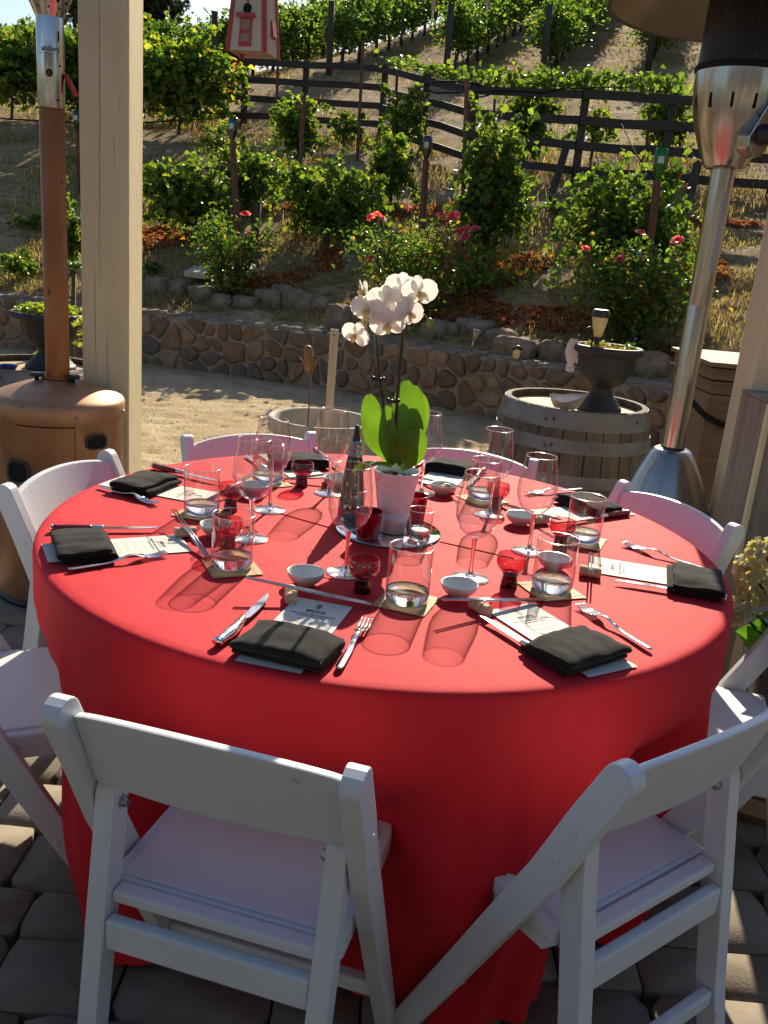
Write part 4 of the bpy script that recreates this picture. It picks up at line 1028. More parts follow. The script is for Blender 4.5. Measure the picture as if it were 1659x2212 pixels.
def cloth():
    mb = MB(); nth = 576; rows = []
    flat = [(.0, TZ), (.25, TZ), (.5, TZ), (.66, TZ), (.735, TZ), (.752, TZ-.0006), (.759, TZ-.003), (.7635, TZ-.008), (.7655, TZ-.016)]
    zs = list(np.linspace(TZ-.04, .012, 46))
    def skirt(th, z):
        t = (TZ-.016-z)/(TZ-.016)
        ind = 0.
        for k, a in enumerate(chair_az):
            d = (th-a+PI) % (2*PI)-PI
            if k == 1: ind = max(ind, sstep(-.15, .14, d)*(1-sstep(.30, .42, d)))
            else: ind = max(ind, 1-sstep(.30, .42, abs(d)))
        # away from the seats the cloth falls in an outward pleat
        pl = math.exp(-(((th-R(-63)+PI) % (2*PI)-PI)/.11)**2); pb = math.exp(-(((th-R(-80)+PI) % (2*PI)-PI)/.17)**2)
        r_out = .7655+.004*t+.075*pl*sstep(.06, .42, t)*(1-.95*sstep(.46, .70, t))-.04*sstep(.5, 1, t)-.10*pb*sstep(.42, .95, t)
        fold = (.016*math.sin(th*13+1.3)+.015*math.sin(th*29+.4+2*math.sin(th*3))+.007*math.sin(th*53+2))*sstep(.03, .6, t)
        fold += .010*math.exp(-((t-.35)/.3)**2)*mnoise.noise(Vector((math.cos(th)*4.5, math.sin(th)*4.5, t*1.2)))
        fold += .042*(1-abs(math.sin(11*th+.5*math.sin(5*th)+.9)))**1.6*sstep(.04, .55, t)
        for rd, sg, am in ((-80, .05, .008), (-86, .05, .022), (-126, .06, .050), (-118, .04, .02), (-140, .05, .02), (-36, .06, .045), (-28, .04, .02), (8, .06, .04), (184, .06, .04)):
            fold += am*math.exp(-(abs((th-R(rd)+PI) % (2*PI)-PI)/sg)**1.4)*sstep(.02, .45, t)*(1-.8*sstep(.55, .95, t))
        r_in = .7655-.18*sstep(.07, .43, t)-.025*sstep(.5, 1, t)
        w = ind*sstep(.07, .36, t)
        wob = .005*mnoise.noise(Vector((math.cos(th)*7, math.sin(th)*7, t*5)))*sstep(.03, .3, t)
        return r_out*(1-w)+r_in*w+fold+wob
    V = []; F = []
    for r, z in flat:
        for j in range(nth): th = 2*PI*j/nth; V.append((r*math.cos(th), r*math.sin(th), z+.0006*mnoise.noise(Vector((r*math.cos(th)*9, r*math.sin(th)*9, 0)))*(r < .74)))
    for z in zs:
        for j in range(nth): th = 2*PI*j/nth; r = skirt(th, z); V.append((r*math.cos(th), r*math.sin(th), z+.012*math.sin(th*8+1)*sstep(.5, 0, z)*.5 if z > .03 else z+.004*math.sin(th*9)+.004))
    k = len(flat)+len(zs)
    for i in range(k-1):
        for j in range(nth): F.append((i*nth+j, i*nth+(j+1) % nth, (i+1)*nth+(j+1) % nth, (i+1)*nth+j))
    mb.add(V, F, 0, True); return mb
o = cloth().build('tablecloth', m_cloth, loc=TC, fix=False)
tag(o, 'red floor length tablecloth draped over the round table', 'tablecloth')
# pressed creases across the cloth (folded lines standing a hair above the cloth), part of the cloth
for (a, b) in (((590, 1106), (740, 1148)), ((950, 1171), (1110, 1207))):
    A, B = tp(*a, TZ), tp(*b, TZ); d = (B-A).normalized(); A2 = A-d*.0; L_ = (B-A).length
    mb = MB(); w = d.cross(Vector((0, 0, 1)))
    mb.grid(lambda u, v_: tuple(A-TC+d*L_*u+w*(.004*(v_-.5))+Vector((0, 0, .0008+.0016*(1-abs(2*v_-1))))), 12, 4)
    mb.build('pressed_crease', m_cloth, o)

# ------------------------------------------------------------------ table setting prototypes
Z = TZ+.001
def wine_glass():
    t = thing('wine_glass', 'x', 'wine glass', (0, 0, -60))
    MB().lathe([(.0335+.001, .222), (.037, .205), (.0415, .175), (.0438, .150), (.0425, .130), (.034, .108), (.020, .094), (.008, .0885), (0, .088)], 40).build('bowl', m_glass, t)
    MB().lathe([(.0345+.0006*math.cos(a), .222+.0006*math.sin(a)) for a in np.linspace(0, 2*PI, 9)[:-1]], 40, closed=True).build('rim', m_rim, t)
    MB().lathe([(.007, .0875), (.0048, .080), (.0040, .062), (.0036, .040), (.0042, .020), (.0075, .009), (.0125, .0055)], 16).build('stem', m_stem, t)
    MB().lathe([(.0125, .0055), (.024, .0032), (.0375, .0016), (.039, .0008), (.0375, .0), (0, 0)], 40).build('foot', m_rim, t)
    return t
def tumbler():
    t = thing('water_tumbler', 'x', 'tumbler', (0, 0, -60))
    MB().lathe([(.0412, .108), (.0412, .02), (.0400, .004), (.036, .0)], 44).build('wall', m_glass, t)
    MB().lathe([(.0408+.0009*math.cos(a), .108+.0009*math.sin(a)) for a in np.linspace(0, 2*PI, 9)[:-1]], 44, closed=True).build('rim', m_rim, t)
    MB().lathe([(0, .0012), (.036, .0012), (.0395, .004), (.0404, .012), (.0404, .023), (.037, .0225), (.022, .0185), (0, .017)], 44).build('thick_base', m_glassbase, t)
    return t
def dish():
    t = thing('sauce_dish', 'x', 'dish', (0, 0, -60))
    MB().lathe([(0, .004), (.012, .0045), (.024, .010), (.031, .018), (.0345, .0265), (.0358, .0272), (.0365, .0262), (.034, .017), (.028, .009), (.019, .0045), (.0185, .0005), (.016, 0), (.015, .002), (0, .002)], 40).build('bowl', m_ceramic, t)
    return t
def sake_cup():
    t = thing('sake_cup', 'x', 'sake cup', (0, 0, -60))
    MB().lathe([(.0285, .066), (.0305, .056), (.0300, .047), (.025, .037), (.0175, .030), (.0, .0285)], 32).build('bowl', m_redglass, t)
    MB().lathe([(.0285+.0006*math.cos(a), .066+.0006*math.sin(a)) for a in np.linspace(0, 2*PI, 9)[:-1]], 32, closed=True).build('rim', m_redglass, t)
    MB().lathe([(0, 0), (.0165, 0), (.0172, .002), (.0155, .015), (.0142, .023), (.0172, .0295), (0, .0282)], 32).build('base', m_redbase, t)
    return t
def fork():
    t = thing('dinner_fork', 'x', 'fork', (0, 0, -60)); mb = MB()
    n = 34; L = .205; V = []; F = []
    def zc(u): return .0035+.010*math.exp(-((u-.60)/.13)**2)+.003*(1-u)*(u < .5)
    def sec(u):     # half width, half thickness
        if u < .62: w = .0046+.0024*math.cos(min(1, u/.5)*PI/2)**.8; w *= min(1, .55+u*14)
        elif u < .70: w = .0036+(u-.62)/.08*.0075
        else: w = .0118
        return w, .0016
    us = [k/n*.74 for k in range(n+1)]
    for u in us:
        w, h = sec(u)
        for j in range(10):
            a = 2*PI*j/10; V.append((u*L, w*math.cos(a), zc(u)+h*math.sin(a)*(1 if abs(math.cos(a)) < .95 else .6)))
    for i in range(n):
        for j in range(10): F.append((i*10+j, i*10+(j+1) % 10, (i+1)*10+(j+1) % 10, (i+1)*10+j))
    F += [tuple(range(9, -1, -1)), tuple(n*10+j for j in range(10))]
    mb.add(V, F)
    for k in range(4):
        y = -.0094+k*.00627
        mb.tube([(u*L, y*(1+.05*(u-.73)), zc(u)+.0055*max(0, (u-.85)/.15)**1.4) for u in np.linspace(.72, 1, 9)], [.0021]*7+[.0016, .0008], 6, flat=.75)
    mb.build('fork_body', m_steel, t); return t
def knife(handle):
    t = thing('steak_knife', 'x', 'knife', (0, 0, -60)); L = .225
    mb = MB(); poly = [(.105, -.0045), (.112, -.0082), (.150, -.0092), (.185, -.0078), (.212, -.0030), (.225, .0045), (.19, .0060), (.15, .0065), (.105, .0055)]
    mb.prism(poly, .0072, .0090, 'z'); mb.build('blade', m_steel, t, bevel=.0006, seg=1)
    def body(x0, x1, r0, nm, mt, k=18):
        mb = MB(); pts = []; rad = []
        for i in range(k+1):
            u = i/k; x = x0+(x1-x0)*u; pts.append((x, -.004*math.sin(x/.105*PI)+.0015, .0085)); s_ = x/.105
            rad.append(r0*(.82+.26*math.sin(PI*min(1, s_*1.15))**2-.12*(s_ > .8)*(s_-.8)*5+.25*max(0, .18-s_)*4))
        mb.tube(pts, rad, 12, flat=.78, updir=(0, 0, 1)); return mb.build(nm, mt, t)
    body(.004, .082, .0098, 'handle', handle); body(.0815, .106, .0094, 'bolster', m_steel, 6); body(.0, .0045, .0095, 'end_cap', m_steel, 2)
    return t
def chopstick():
    t = thing('chopstick', 'x', 'chopstick', (0, 0, -60)); L = .235
    MB().tube([(0, 0, 0), (L*.5, 0, 0), (L, 0, 0)], [.0027, .0023, .0015], 10).build('shaft', m_chop, t); return t
def cork():
    t = thing('cork_rest', 'x', 'cork', (0, 0, -60)); mb = MB(); n = 22; V = []; F = []
    xs_ = np.linspace(-.0225, .0225, 15)
    for x in xs_:
        for j in range(n):
            a = 2*PI*j/n; y, z = .0118*math.cos(a), .0118*math.sin(a); z = max(z, -.0098)
            if z > 0: z -= .0042*math.exp(-(x/.0055)**2)*(z/.0118)
            V.append((x, y, z+.0098))
    for i in range(14):
        for j in range(n): F.append((i*n+j, i*n+(j+1) % n, (i+1)*n+(j+1) % n, (i+1)*n+j))
    F += [tuple(range(n-1, -1, -1)), tuple(14*n+j for j in range(n))]
    mb.add(V, F); mb.build('cork_body', m_cork, t, bevel=.001); return t
def coaster():
    t = thing('bamboo_coaster', 'x', 'coaster', (0, 0, -60)); mb = MB()
    for k in range(34):
        y = -.0495+k*.003; mb.box((random.uniform(-.0006, .0006), y, .0011), (.1+random.uniform(-.001, .001), .0026, .0018+random.uniform(-.0003, .0003)))
    for x in (-.037, 0, .037): mb.box((x, 0, .0013), (.0012, .099, .0026))
    mb.build('bamboo_slats', m_bamboo, t, fix=False); return t
def napkin(seed, wid=.152, dep=.098):
    """cloth folded back and forth into a thick pad"""
    t = thing('folded_napkin', 'x', 'napkin', (0, 0, -60)); g = random.Random(seed)
    path = []; y0, y1 = -dep/2, dep/2; z = .0040; lay = .0086; th = .0062
    ends = [0]
    for k in range(3):
        a, b = (y0, y1) if k % 2 == 0 else (y1, y0)
        off = [0, .004, -.004, .002][k]
        for u in np.linspace(0, 1, 12)[(1 if k else 0):]:
            path.append((a+(b-a)*u+off*(u if k % 2 == 0 else 1-u), z+k*lay))
        if k < 2:
            c = path[-1]; s_ = 1 if k % 2 == 0 else -1
            for ph in (35, 90, 145): path.append((c[0]+s_*lay*.55*math.sin(R(ph)), c[1]+lay/2-lay/2*math.cos(R(ph))))
    outl = ribbon(path, [th]*len(path)); n = len(outl); nx = 30; V = []; F = []
    for i in range(nx+1):
        x = -wid/2+wid*i/nx; u = i/nx
        for (y, zz) in outl:
            k = zz/.027
            dx = .0025*math.sin(y*40+seed)*k*(1 if i in (0, nx) else 0)+g.uniform(-.0002, .0002)
            w1 = .0052*mnoise.noise(Vector((x*22+seed, y*24, k*1.2+seed)))+.0022*mnoise.noise(Vector((x*55, y*45, seed)))
            V.append((x+dx, y+.006*mnoise.noise(Vector((x*16, k*3, seed)))*k, max(.0006, zz*(1-.18*abs(2*u-1)**6*k)+w1*k+.0045*k*math.sin(PI*u)*math.exp(-(y/.045)**2))))
    for i in range(nx):
        for j in range(n): F.append((i*n+j, i*n+(j+1) % n, (i+1)*n+(j+1) % n, (i+1)*n+j))
    h = n//2          # close the ends strip by strip between the two sides of the ribbon
    for i, fl in ((0, 1), (nx, 0)):
        for j in range(h-1):
            q_ = (i*n+j, i*n+j+1, i*n+n-2-j, i*n+n-1-j); F.append(q_ if fl else q_[::-1])
    MB().add(V, F).build('cloth', m_napkin, t, fix=True)
    return t
def text_mesh(s, size, mt, align='CENTER', bold=0.):
    cu = bpy.data.curves.new('lettering', 'FONT'); cu.body = s; cu.size = size; cu.align_x = align; cu.offset = bold; cu.resolution_u = 2
    ob = bpy.data.objects.new('lettering', cu); COL.objects.link(ob); dg = bpy.context.evaluated_depsgraph_get()
    me = bpy.data.meshes.new_from_object(ob.evaluated_get(dg)); bpy.data.objects.remove(ob); me.materials.clear(); me.materials.append(mt); return me
def merge_meshes(items, name, mts, parent):
    """items: (mesh, x, y, z, material index, squeeze)"""
    mb = MB()
    for me, x, y, z, mi, sq in items:
        mb.add([(v.co.x*sq+x, v.co.y+y, z) for v in me.vertices], [tuple(p.vertices) for p in me.polygons], mi, False)
    return mb.build(name, mts, parent, fix=False)
def strokes(mb, segs, x, y, s, w, z):
    for pl in segs:
        for (a, b) in zip(pl[:-1], pl[1:]):
            A = Vector((x+a[0]*s, y+a[1]*s, z)); B = Vector((x+b[0]*s, y+b[1]*s, z)); d = B-A
            if d.length < 1e-6: continue
            n_ = Vector((-d.y, d.x, 0)).normalized()*w/2; e = d.normalized()*w*.3
            mb.add([A-n_-e, B-n_+e, B+n_+e, A+n_-e], [(0, 1, 2, 3)], 0, False)
def menu_card():
    """long printed card; local +y is the top of the page"""
    t = thing('menu_card', 'x', 'menu', (0, 0, -60)); LN, WD = .279, .108
    mb = MB(); mb.grid(lambda u, v_: (WD*(u-.5), LN*(v_-.5), .0010+.0022*max(0, v_-.78)**2*20*.12), 4, 12)
    mb.grid(lambda u, v_: (WD*(.5-u), LN*(v_-.5), .0004+.0022*max(0, v_-.78)**2*20*.12), 4, 12); mb.build('card', m_paper, t, fix=False)
    z = .00135; it = []
    it.append((text_mesh("EIKO'S", .0098, m_ink, bold=.0004), 0, .088, z+.0002, 0, 1.25)); it.append((text_mesh('modern japanese cuisine', .0034, m_ink), 0, .0838, z+.0002, 0, 1.0)) if False else None
    it = [k for k in it if k]
    it.append((text_mesh('OAK ROCK CELLARS DINNER', .0054, m_ink, bold=.00022), 0, .0735, z+.0001, 0, 1.15))
    it.append((text_mesh('AUGUST 20TH, 2016', .0054, m_ink, bold=.00022), 0, .0655, z+.0001, 0, 1.15))
    merge_meshes(it, 'lettering', [m_ink], t)
    mb = MB()      # the two brush characters above the name, and the rows of print too fine to read
    ei = [[(.1, .88), (.9, .88)], [(.34, 1), (.32, .78)], [(.66, 1), (.68, .78)], [(.5, .8), (.5, .3)], [(.22, .68), (.78, .68), (.78, .46)], [(.22, .68), (.22, .46)], [(.02, .44), (.98, .44)], [(.48, .42), (.32, .18), (.05, .0)], [(.52, .42), (.7, .18), (.97, .0)]]
    ko = [[(.2, .92), (.78, .92), (.5, .7)], [(.5, .7), (.58, .4), (.5, .08), (.36, .16)], [(.05, .52), (.95, .52)]]
    strokes(mb, ei, -.0062, .1098, .0115, .0011, z+.0006); strokes(mb, ko, -.0068, .0985, .0115, .0011, z+.0005)
    g = random.Random(2)
    for k in range(3): x = -.02+.014*k; mb.add([(x, .0836, z+.0003), (x+.011, .0836, z+.0003), (x+.011, .0846, z+.0003), (x, .0846, z+.0003)], [(0, 1, 2, 3)], 0, False)
    y = .052
    for blk in range(9):
        for ln in range(2 if blk % 3 else 1):
            w = g.uniform(.026, .072); x = -w/2
            while x < w/2:
                d = g.uniform(.002, .0065); mb.add([(x, y, z), (min(x+d, w/2), y, z), (min(x+d, w/2), y+.0013, z), (x, y+.0013, z)], [(0, 1, 2, 3)], 1, False); x += d+.0011
            y -= .0050
        y -= .0085
    mb.build('fine_print', [m_ink, m_inkgrey], t, fix=False)
    return t

PROT = {}
for k, fn in (('glass', wine_glass), ('tumbler', tumbler), ('dish', dish), ('cup', sake_cup), ('fork', fork), ('knife', lambda: knife(m_rose)), ('steelknife', lambda: knife(m_steel)), ('stick', chopstick), ('cork', cork), ('coaster', coaster), ('menu', menu_card)):
    r_ = fn(); PROT[k] = [r_, tree(r_), False]
def put(kind, loc, rz=0., label='', group=None, tilt=None):
    p = PROT[kind]
    if not p[2]:
        p[2] = True; o = p[0]; o.location = loc; o.rotation_euler = (0, 0, rz); o['label'] = label
        if group: o['group'] = group
    else: o = dup(p[0], loc, rz, label, group, p[1])
    if tilt is not None: o.rotation_euler = tilt
    return o
SET = {  # azimuth of each place setting, and the words that find it
    'A': (-103, 'front setting in the orchid shadow'), 'B': (-58.7, 'front right setting'), 'C': (-13.3, 'rightmost setting'), 'D': (30.5, 'setting before the steel heater'),
    'E': (74, 'back setting right of the orchid'), 'F': (118.5, 'back setting left of the orchid'), 'G': (163, 'setting before the copper heater'), 'H': (-152.3, 'leftmost setting')}
def polar(az, r, v=0.): c, s = math.cos(R(az)), math.sin(R(az)); return Vector((TC.x+r*c-v*s, TC.y+r*s+v*c, 0))
G_ = {'glass': 'wine glasses on the red table', 'tumbler': 'water tumblers on bamboo coasters', 'dish': 'small sauce dishes', 'cup': 'red sake cups', 'fork': 'dinner forks', 'knife': 'steak knives', 'cork': 'cork chopstick rests', 'coaster': 'square bamboo coasters', 'menu': 'printed menu cards', 'napkin': 'folded black napkins'}
GL = {'A': (746, 1237), 'B': (1015, 1249), 'C': (1142, 1191.5), 'D': (1056, 1112), 'E': (909, 1067), 'F': (709.7, 1065.5), 'G': (582.4, 1101), 'H': (541, 1163)}
TU = {'A': (878, 1301), 'B': (1190.5, 1276), 'C': (1257, 1170), 'D': (1041.5, 1079), 'F': (578, 1043), 'G': (435, 1110), 'H': (501, 1226)}
CO = {'A': ((803.7, 1311), (914.8, 1336)), 'B': ((1119, 1261), (1175, 1303)), 'C': (1, 0), 'D': ((998, 1073.5), (1041, 1092)), 'F': ((531, 1033), (578, 1060)), 'G': ((381, 1121), (434, 1131)), 'H': ((439.5, 1208.8), (465, 1249))}
DI = {'A': (661, 1234), 'B': (993, 1260), 'C': (1198, 1204), 'D': (1125, 1111), 'E': (957.6, 1047), 'F': (727, 1032), 'G': (549.6, 1047), 'H': (468, 1132)}
CU = {'A': (782, 1277), 'B': (1098.8, 1265), 'C': (1209, 1183), 'D': (1071, 1098), 'F': (651, 1050), 'G': (498, 1103), 'H': (492, 1186)}
FK = {'A': ((730, 1452), (806, 1322)), 'B': ((1406, 1409.5), (1226.6, 1296.7)), 'C': ((1454.5, 1212), (1344.5, 1177)), 'G': ((213.6, 1054), (353.8, 1097)), 'H': ((147.9, 1235.5), (383.8, 1195.4))}
KN = {'A': ((470.5, 1398), (576.5, 1297)), 'B': ((1218.4, 1453.5), (1038.7, 1339)), 'C': ((1567, 1300), (1318.5, 1259)), 'F': ((679.7, 977), (735.4, 1018.6)), 'G': ((331, 1012), (479.6, 1048)), 'H': ((110.7, 1148), (353.8, 1147.4))}
NK = {'A': (625, 1378), 'B': (1246, 1389), 'C': (1503, 1243), 'D': (1270, 1080), 'E': (973, 1000), 'F': (646, 988), 'G': (316, 1034), 'H': (180, 1165)}
CK_ = {'A': (630, 1281), 'B': (1037, 1312), 'C': (1274, 1236), 'D': (1176, 1123), 'E': (980, 1054), 'F': (705, 1024), 'G': (497, 1056), 'H': (403.8, 1150)}
ST = {'A': ((802.7, 1309), (547, 1251)), 'B': ((1171, 1299), (958.6, 1298)), 'C': ((1278.5, 1190), (1276, 1244)), 'D': ((1080, 1089), (1198, 1117)), 'E': ((900, 1034), (1000, 1050)), 'F': ((612.5, 1037), (735, 1019)), 'G': ((441, 1090), (531, 1031)), 'H': ((449.5, 1206), (389.5, 1117))}
ftail = None
for s, (az, where) in SET.items():
    inward = R(az+180)
    put('glass', tp(*GL[s], Z).to_tuple(), random.uniform(0, 6), 'wine glass of the '+where, G_['glass'])
    if s in TU:
        b = tp(*TU[s], Z)
        if s == 'C': e = Vector((math.cos(R(-22)), math.sin(R(-22)), 0))
        else: e = (tp(*CO[s][1], Z)-tp(*CO[s][0], Z)).normalized()
        put('coaster', (b.x, b.y, Z), math.atan2(e.y, e.x)+PI/2*(s in 'HGF'), 'square bamboo coaster under the tumbler of the '+where, G_['coaster'])
        put('tumbler', (b.x, b.y, Z+.0030), 0, 'clear water tumbler on the coaster of the '+where, G_['tumbler'])
    put('dish', tp(*DI[s], TZ+.027).to_tuple()[:2]+(Z,), random.uniform(0, 6), 'small pale sauce dish of the '+where, G_['dish'])
    if s in CU: put('cup', tp(*CU[s], Z).to_tuple(), 0, 'red sake cup with dark foot of the '+where, G_['cup'])
    # menu
    m0 = polar(az, .745-.14)
    if s == 'D': m0 = polar(az, .745-.15)
    if s == 'H': m0 = polar(-153.9, .605)
    put('menu', (m0.x, m0.y, Z+.0006), inward-PI/2, 'printed menu card under the napkin of the '+where, G_['menu'])
    n0 = tp(*NK[s], TZ+.026); nr = napkin(ord(s)*3+1); nr.location = (n0.x, n0.y, Z+.0026); nr.rotation_euler = (0, 0, inward-PI/2+random.uniform(-.13, .13)+(.05 if s == 'A' else 0))
    tag(nr, 'folded black napkin on the menu card of the '+where, 'napkin', G_['napkin'])
    # fork and knife
    if s in FK: a, b = tp(*FK[s][0], Z), tp(*FK[s][1], Z)
    elif s == 'F': a = tp(532, 987, Z); b = a+Vector((math.cos(inward), math.sin(inward), 0))
    elif s == 'D': b = tp(1136, 1069, Z); a = b-Vector((math.cos(inward), math.sin(inward), 0))*.205
    else: a = polar(az, .725, .105); b = polar(az, .5, .105)
    d = (b-a).normalized()
    if s in 'C': a = b-d*.205
    put('fork', (a.x, a.y, Z), math.atan2(d.y, d.x), 'steel dinner fork of the '+where, G_['fork'])
    if s in KN: a, b = tp(*KN[s][0], Z), tp(*KN[s][1], Z); d = (b-a).normalized()
    elif s == 'D': a = tp(1355, 1113, Z); d = Vector((math.cos(inward+.1), math.sin(inward+.1), 0))
    else: a = tp(1045, 1019, Z); d = (tp(1010, 1054, Z)-a).normalized()
    put('steelknife' if s == 'A' else 'knife', (a.x, a.y, Z), math.atan2(d.y, d.x), ('bright all steel knife of the ' if s == 'A' else 'red handled steak knife of the ')+where, G_['knife'])
    # chopsticks on a cork
    ck = tp(*CK_[s], TZ+.010); lo = tp(*ST[s][0], TZ+.004); hi = tp(*ST[s][1], TZ+.034)
    d = (hi-lo); fl = Vector((d.x, d.y, 0)); L_ = .235
    if s in 'CE': lo = hi-d.normalized()*L_; lo.z = TZ+.004; d = hi-lo; fl = Vector((d.x, d.y, 0))
    ang = math.atan2(d.y, d.x); hor = fl.normalized()
    tcut = max(.25, min(.95, (ck-lo).dot(hor)/max(.05, fl.length)))
    base = Vector((lo.x, lo.y, TZ+.0045)); ckp = base+hor*((ck-lo).dot(hor)); ck = Vector((ckp.x, ckp.y, Z))
    pitch = math.atan2(TZ+.0235-base.z, (ck-base).dot(hor)); side = Vector((-hor.y, hor.x, 0))
    put('cork', ck.to_tuple(), ang+PI/2+random.uniform(-.15, .15), 'cork propping the chopsticks of the '+where, G_['cork'])
    for k in (-1, 1):
        q_ = base+side*.0034*k
        if s in 'ABCDFGH': q_ = q_+Vector((0, 0, .0022))
        o = put('stick', q_.to_tuple(), 0, 'slim steel chopstick of the pair at the '+where, 'chopsticks of the '+where)
        o.rotation_euler = (0, -pitch, ang)
# ------------------------------------------------------------------ centrepiece
mc = tp(838.5, 1148, TZ)
t = thing('mirror_plate', 'round mirror plate with green glass edge at the middle of the table', 'mirror', (mc.x, mc.y, Z))
MB().lathe([(0, .0046), (.1205, .0046), (.1215, .0038)], 72).build('mirror_face', m_mirror, t)
MB().lathe([(.1216, .0040), (.1226, .003), (.1222, .0006), (.121, 0), (0, 0)], 72).build('glass_edge', m_mirroredge, t)
MZ = Z+.0047
def votive(lab, px, py, h, r, mt, wax=True, wz=.012):
    b = tp(px, py, MZ); t = thing('votive_holder', lab, 'candle holder', (b.x, b.y, MZ), group='votive holders round the orchid')
    MB().lathe([(r*1.08, h), (r*1.0, h*.5), (r*.92, .004), (r*.86, 0), (0, 0)], 36).build('glass_wall', mt, t)
    MB().lathe([(r*1.08+.0009*math.cos(a), h+.0009*math.sin(a)) for a in np.linspace(0, 2*PI, 9)[:-1]], 36, closed=True).build('rim', m_rim if wax else mt, t)
    if wax:
        MB().lathe([(0, .0006), (r*.8, .0006), (r*.9, .004), (r*.9, wz-.001), (0, wz-.002)], 32).build('thick_base', m_glassbase, t)
        c = MB().lathe([(0, wz), (r*.78, wz), (r*.8, wz+.014), (r*.77, wz+.0145)], 28).build('tea_light_cup', m_tin, t)
        MB().lathe([(r*.765, wz+.013), (r*.2, wz+.0125), (0, wz+.0125)], 28).build('wax', m_wax, c)
        MB().tube([(0, 0, wz+.012), (.001, 0, wz+.021)], .0008, 5).build('wick', m_ink, c)
    else: MB().lathe([(r*1.0, h-.002), (r*.93, h*.5), (r*.85, .006), (0, .006)], 36).build('lining', mt, t)
    return t
votive('clear glass votive holding a tea light, front right of the orchid pot', 905, 1166, .072, .0265, m_glass)
votive('mottled red glass votive at the front left of the orchid pot', 793, 1162, .064, .0275, m_redmerc, False)
votive('mottled red glass votive behind the clear one, right of the orchid pot', 893, 1124, .064, .0275, m_redmerc, False)
votive('clear glass votive behind the front wine glass, left of the orchid pot', 764, 1114, .066, .025, m_glass)
# oil bottle with a pourer
bt = Vector((-.105, 2.105, Z)); bt = tp(757, 1117, Z)
t = thing('oil_bottle', 'dark slender oil bottle with a black pourer, left of the orchid pot', 'bottle', (bt.x, bt.y, Z))
MB().lathe([(0, 0), (.030, 0), (.0325, .003), (.0318, .02), (.026, .09), (.0195, .140), (.0165, .152), (.016, .158), (0, .158)], 32).build('bottle_body', m_bottle, t)
nb = MB().lathe([(.0165, .152), (.0185, .153), (.0185, .157), (.0135, .160), (.0125, .166), (.0155, .168), (.0155, .172), (.012, .174), (.015, .178), (.015, .182), (.0125, .186), (.0115, .190), (0, .190)], 28).build('neck_rings', m_bolt, t)
MB().lathe([(.0105, .189), (.0075, .200), (.0055, .222), (.0035, .226), (0, .226)], 18).build('pourer', m_blackplastic, t)

# orchid
ob = tp(846, 1147, MZ); OX, OY = ob.x, ob.y
orch = thing('potted_orchid', 'white orchid with broad green leaves in a ribbed white pot', 'orchid', (OX, OY, MZ))
PH = .146
def potprof():
    P = [(0, .001), (.043, .001), (.0455, .003), (.047, .03), (.0495, .050)]
    k = 11
    for i in range(k*6+1):
        z = .050+(.128-.050)*i/(k*6); r = .0495+(.0655-.0495)*(z-.05)/.078
        P.append((r+.0011*abs(math.sin(PI*i/6)), z))
    P += [(.0668, .130), (.0700, .143), (.0704, PH), (.0685, PH+.0006), (.0670, .142), (.064, .118), (0, .117)]
    return [(r*.745, z) for r, z in P]
MB().lathe(potprof(), 64).build('pot', m_potwhite, orch)
def bark_bits():
    mb = MB(); g = random.Random(4)
    for k in range(150):
        a, r = g.uniform(0, 6.28), .043*math.sqrt(g.random()); M = Matrix.Translation((r*math.cos(a), r*math.sin(a), .120+g.uniform(0, .010))) @ Matrix.Rotation(g.uniform(0, 3), 4, Vector((g.random(), g.random(), g.random())))
        mb.box((0, 0, 0), (g.uniform(.005, .016), g.uniform(.004, .010), g.uniform(.003, .007)), M)
    return mb
bark_bits().build('bark_chips', m_bark, orch, fix=False)
def O(px, py, dy=0.):          # surveyed point on the plant, as local coordinates
    q_ = ty(px, py, OY+dy); return Vector((q_.x-OX, q_.y-OY, q_.z-MZ))
def orch_leaf(base, mid, tip, width, nrm, cup=.25, lab=None):
    width *= .82
    base, mid, tip, nrm = Vector(base), Vector(mid), Vector(tip), Vector(nrm).normalized(); nu, nv = 16, 22; mb = MB()
    def c(t): return base*(1-t)**2+mid*2*t*(1-t)+tip*t*t
    def f(u, v_):
        t = v_; p = c(t); d = (c(min(1, t+.02))-c(max(0, t-.02))).normalized(); w = d.cross(nrm).normalized(); n2 = w.cross(d)
        wd = width*(math.sin(PI*min(1, t*.93+.06))**.42)*(.55+.45*min(1, t*2.4)); s = 2*u-1
        return tuple(p+w*wd*.5*s+n2*(cup*wd*.5*(abs(s)**1.4)-.0022*math.exp(-(s/.08)**2)+.004*math.sin(t*7+s*2)*abs(s)))
    mb.grid(f, nu, nv); o = mb.build('leaf', m_orchleaf, orch, fix=False)
    if lab: o['label'] = lab
    return o
toward = (-.05, -1, .25)
orch_leaf(O(850, 1000, .0), O(812, 945, -.02), O(797, 852, -.01), .078, (-.25, -1, .1))
orch_leaf(O(858, 1000, .0), O(880, 935, .0), O(893, 832, .02), .092, (.15, -1, .1))
orch_leaf(O(862, 1008, -.02), O(885, 985, -.055), O(905, 925, -.045), .082, (.2, -1, .35))
orch_leaf(O(845, 1004, -.02), O(836, 955, -.04), O(838, 876, -.03), .050, (-.1, -1, .05))
orch_leaf(O(862, 998, .03), O(905, 930, .06), O(905, 848, .06), .075, (.5, -.8, .1))
orch_leaf(O(858, 995, .03), O(868, 900, .05), O(879, 822, .08), .07, (.1, -1, .3))
orch_leaf(O(846, 1006, -.02), O(815, 992, -.04), O(762, 1021, -.055), .040, (-.1, -.35, 1), .12, 'pale drooping leaf hanging over the pot rim')
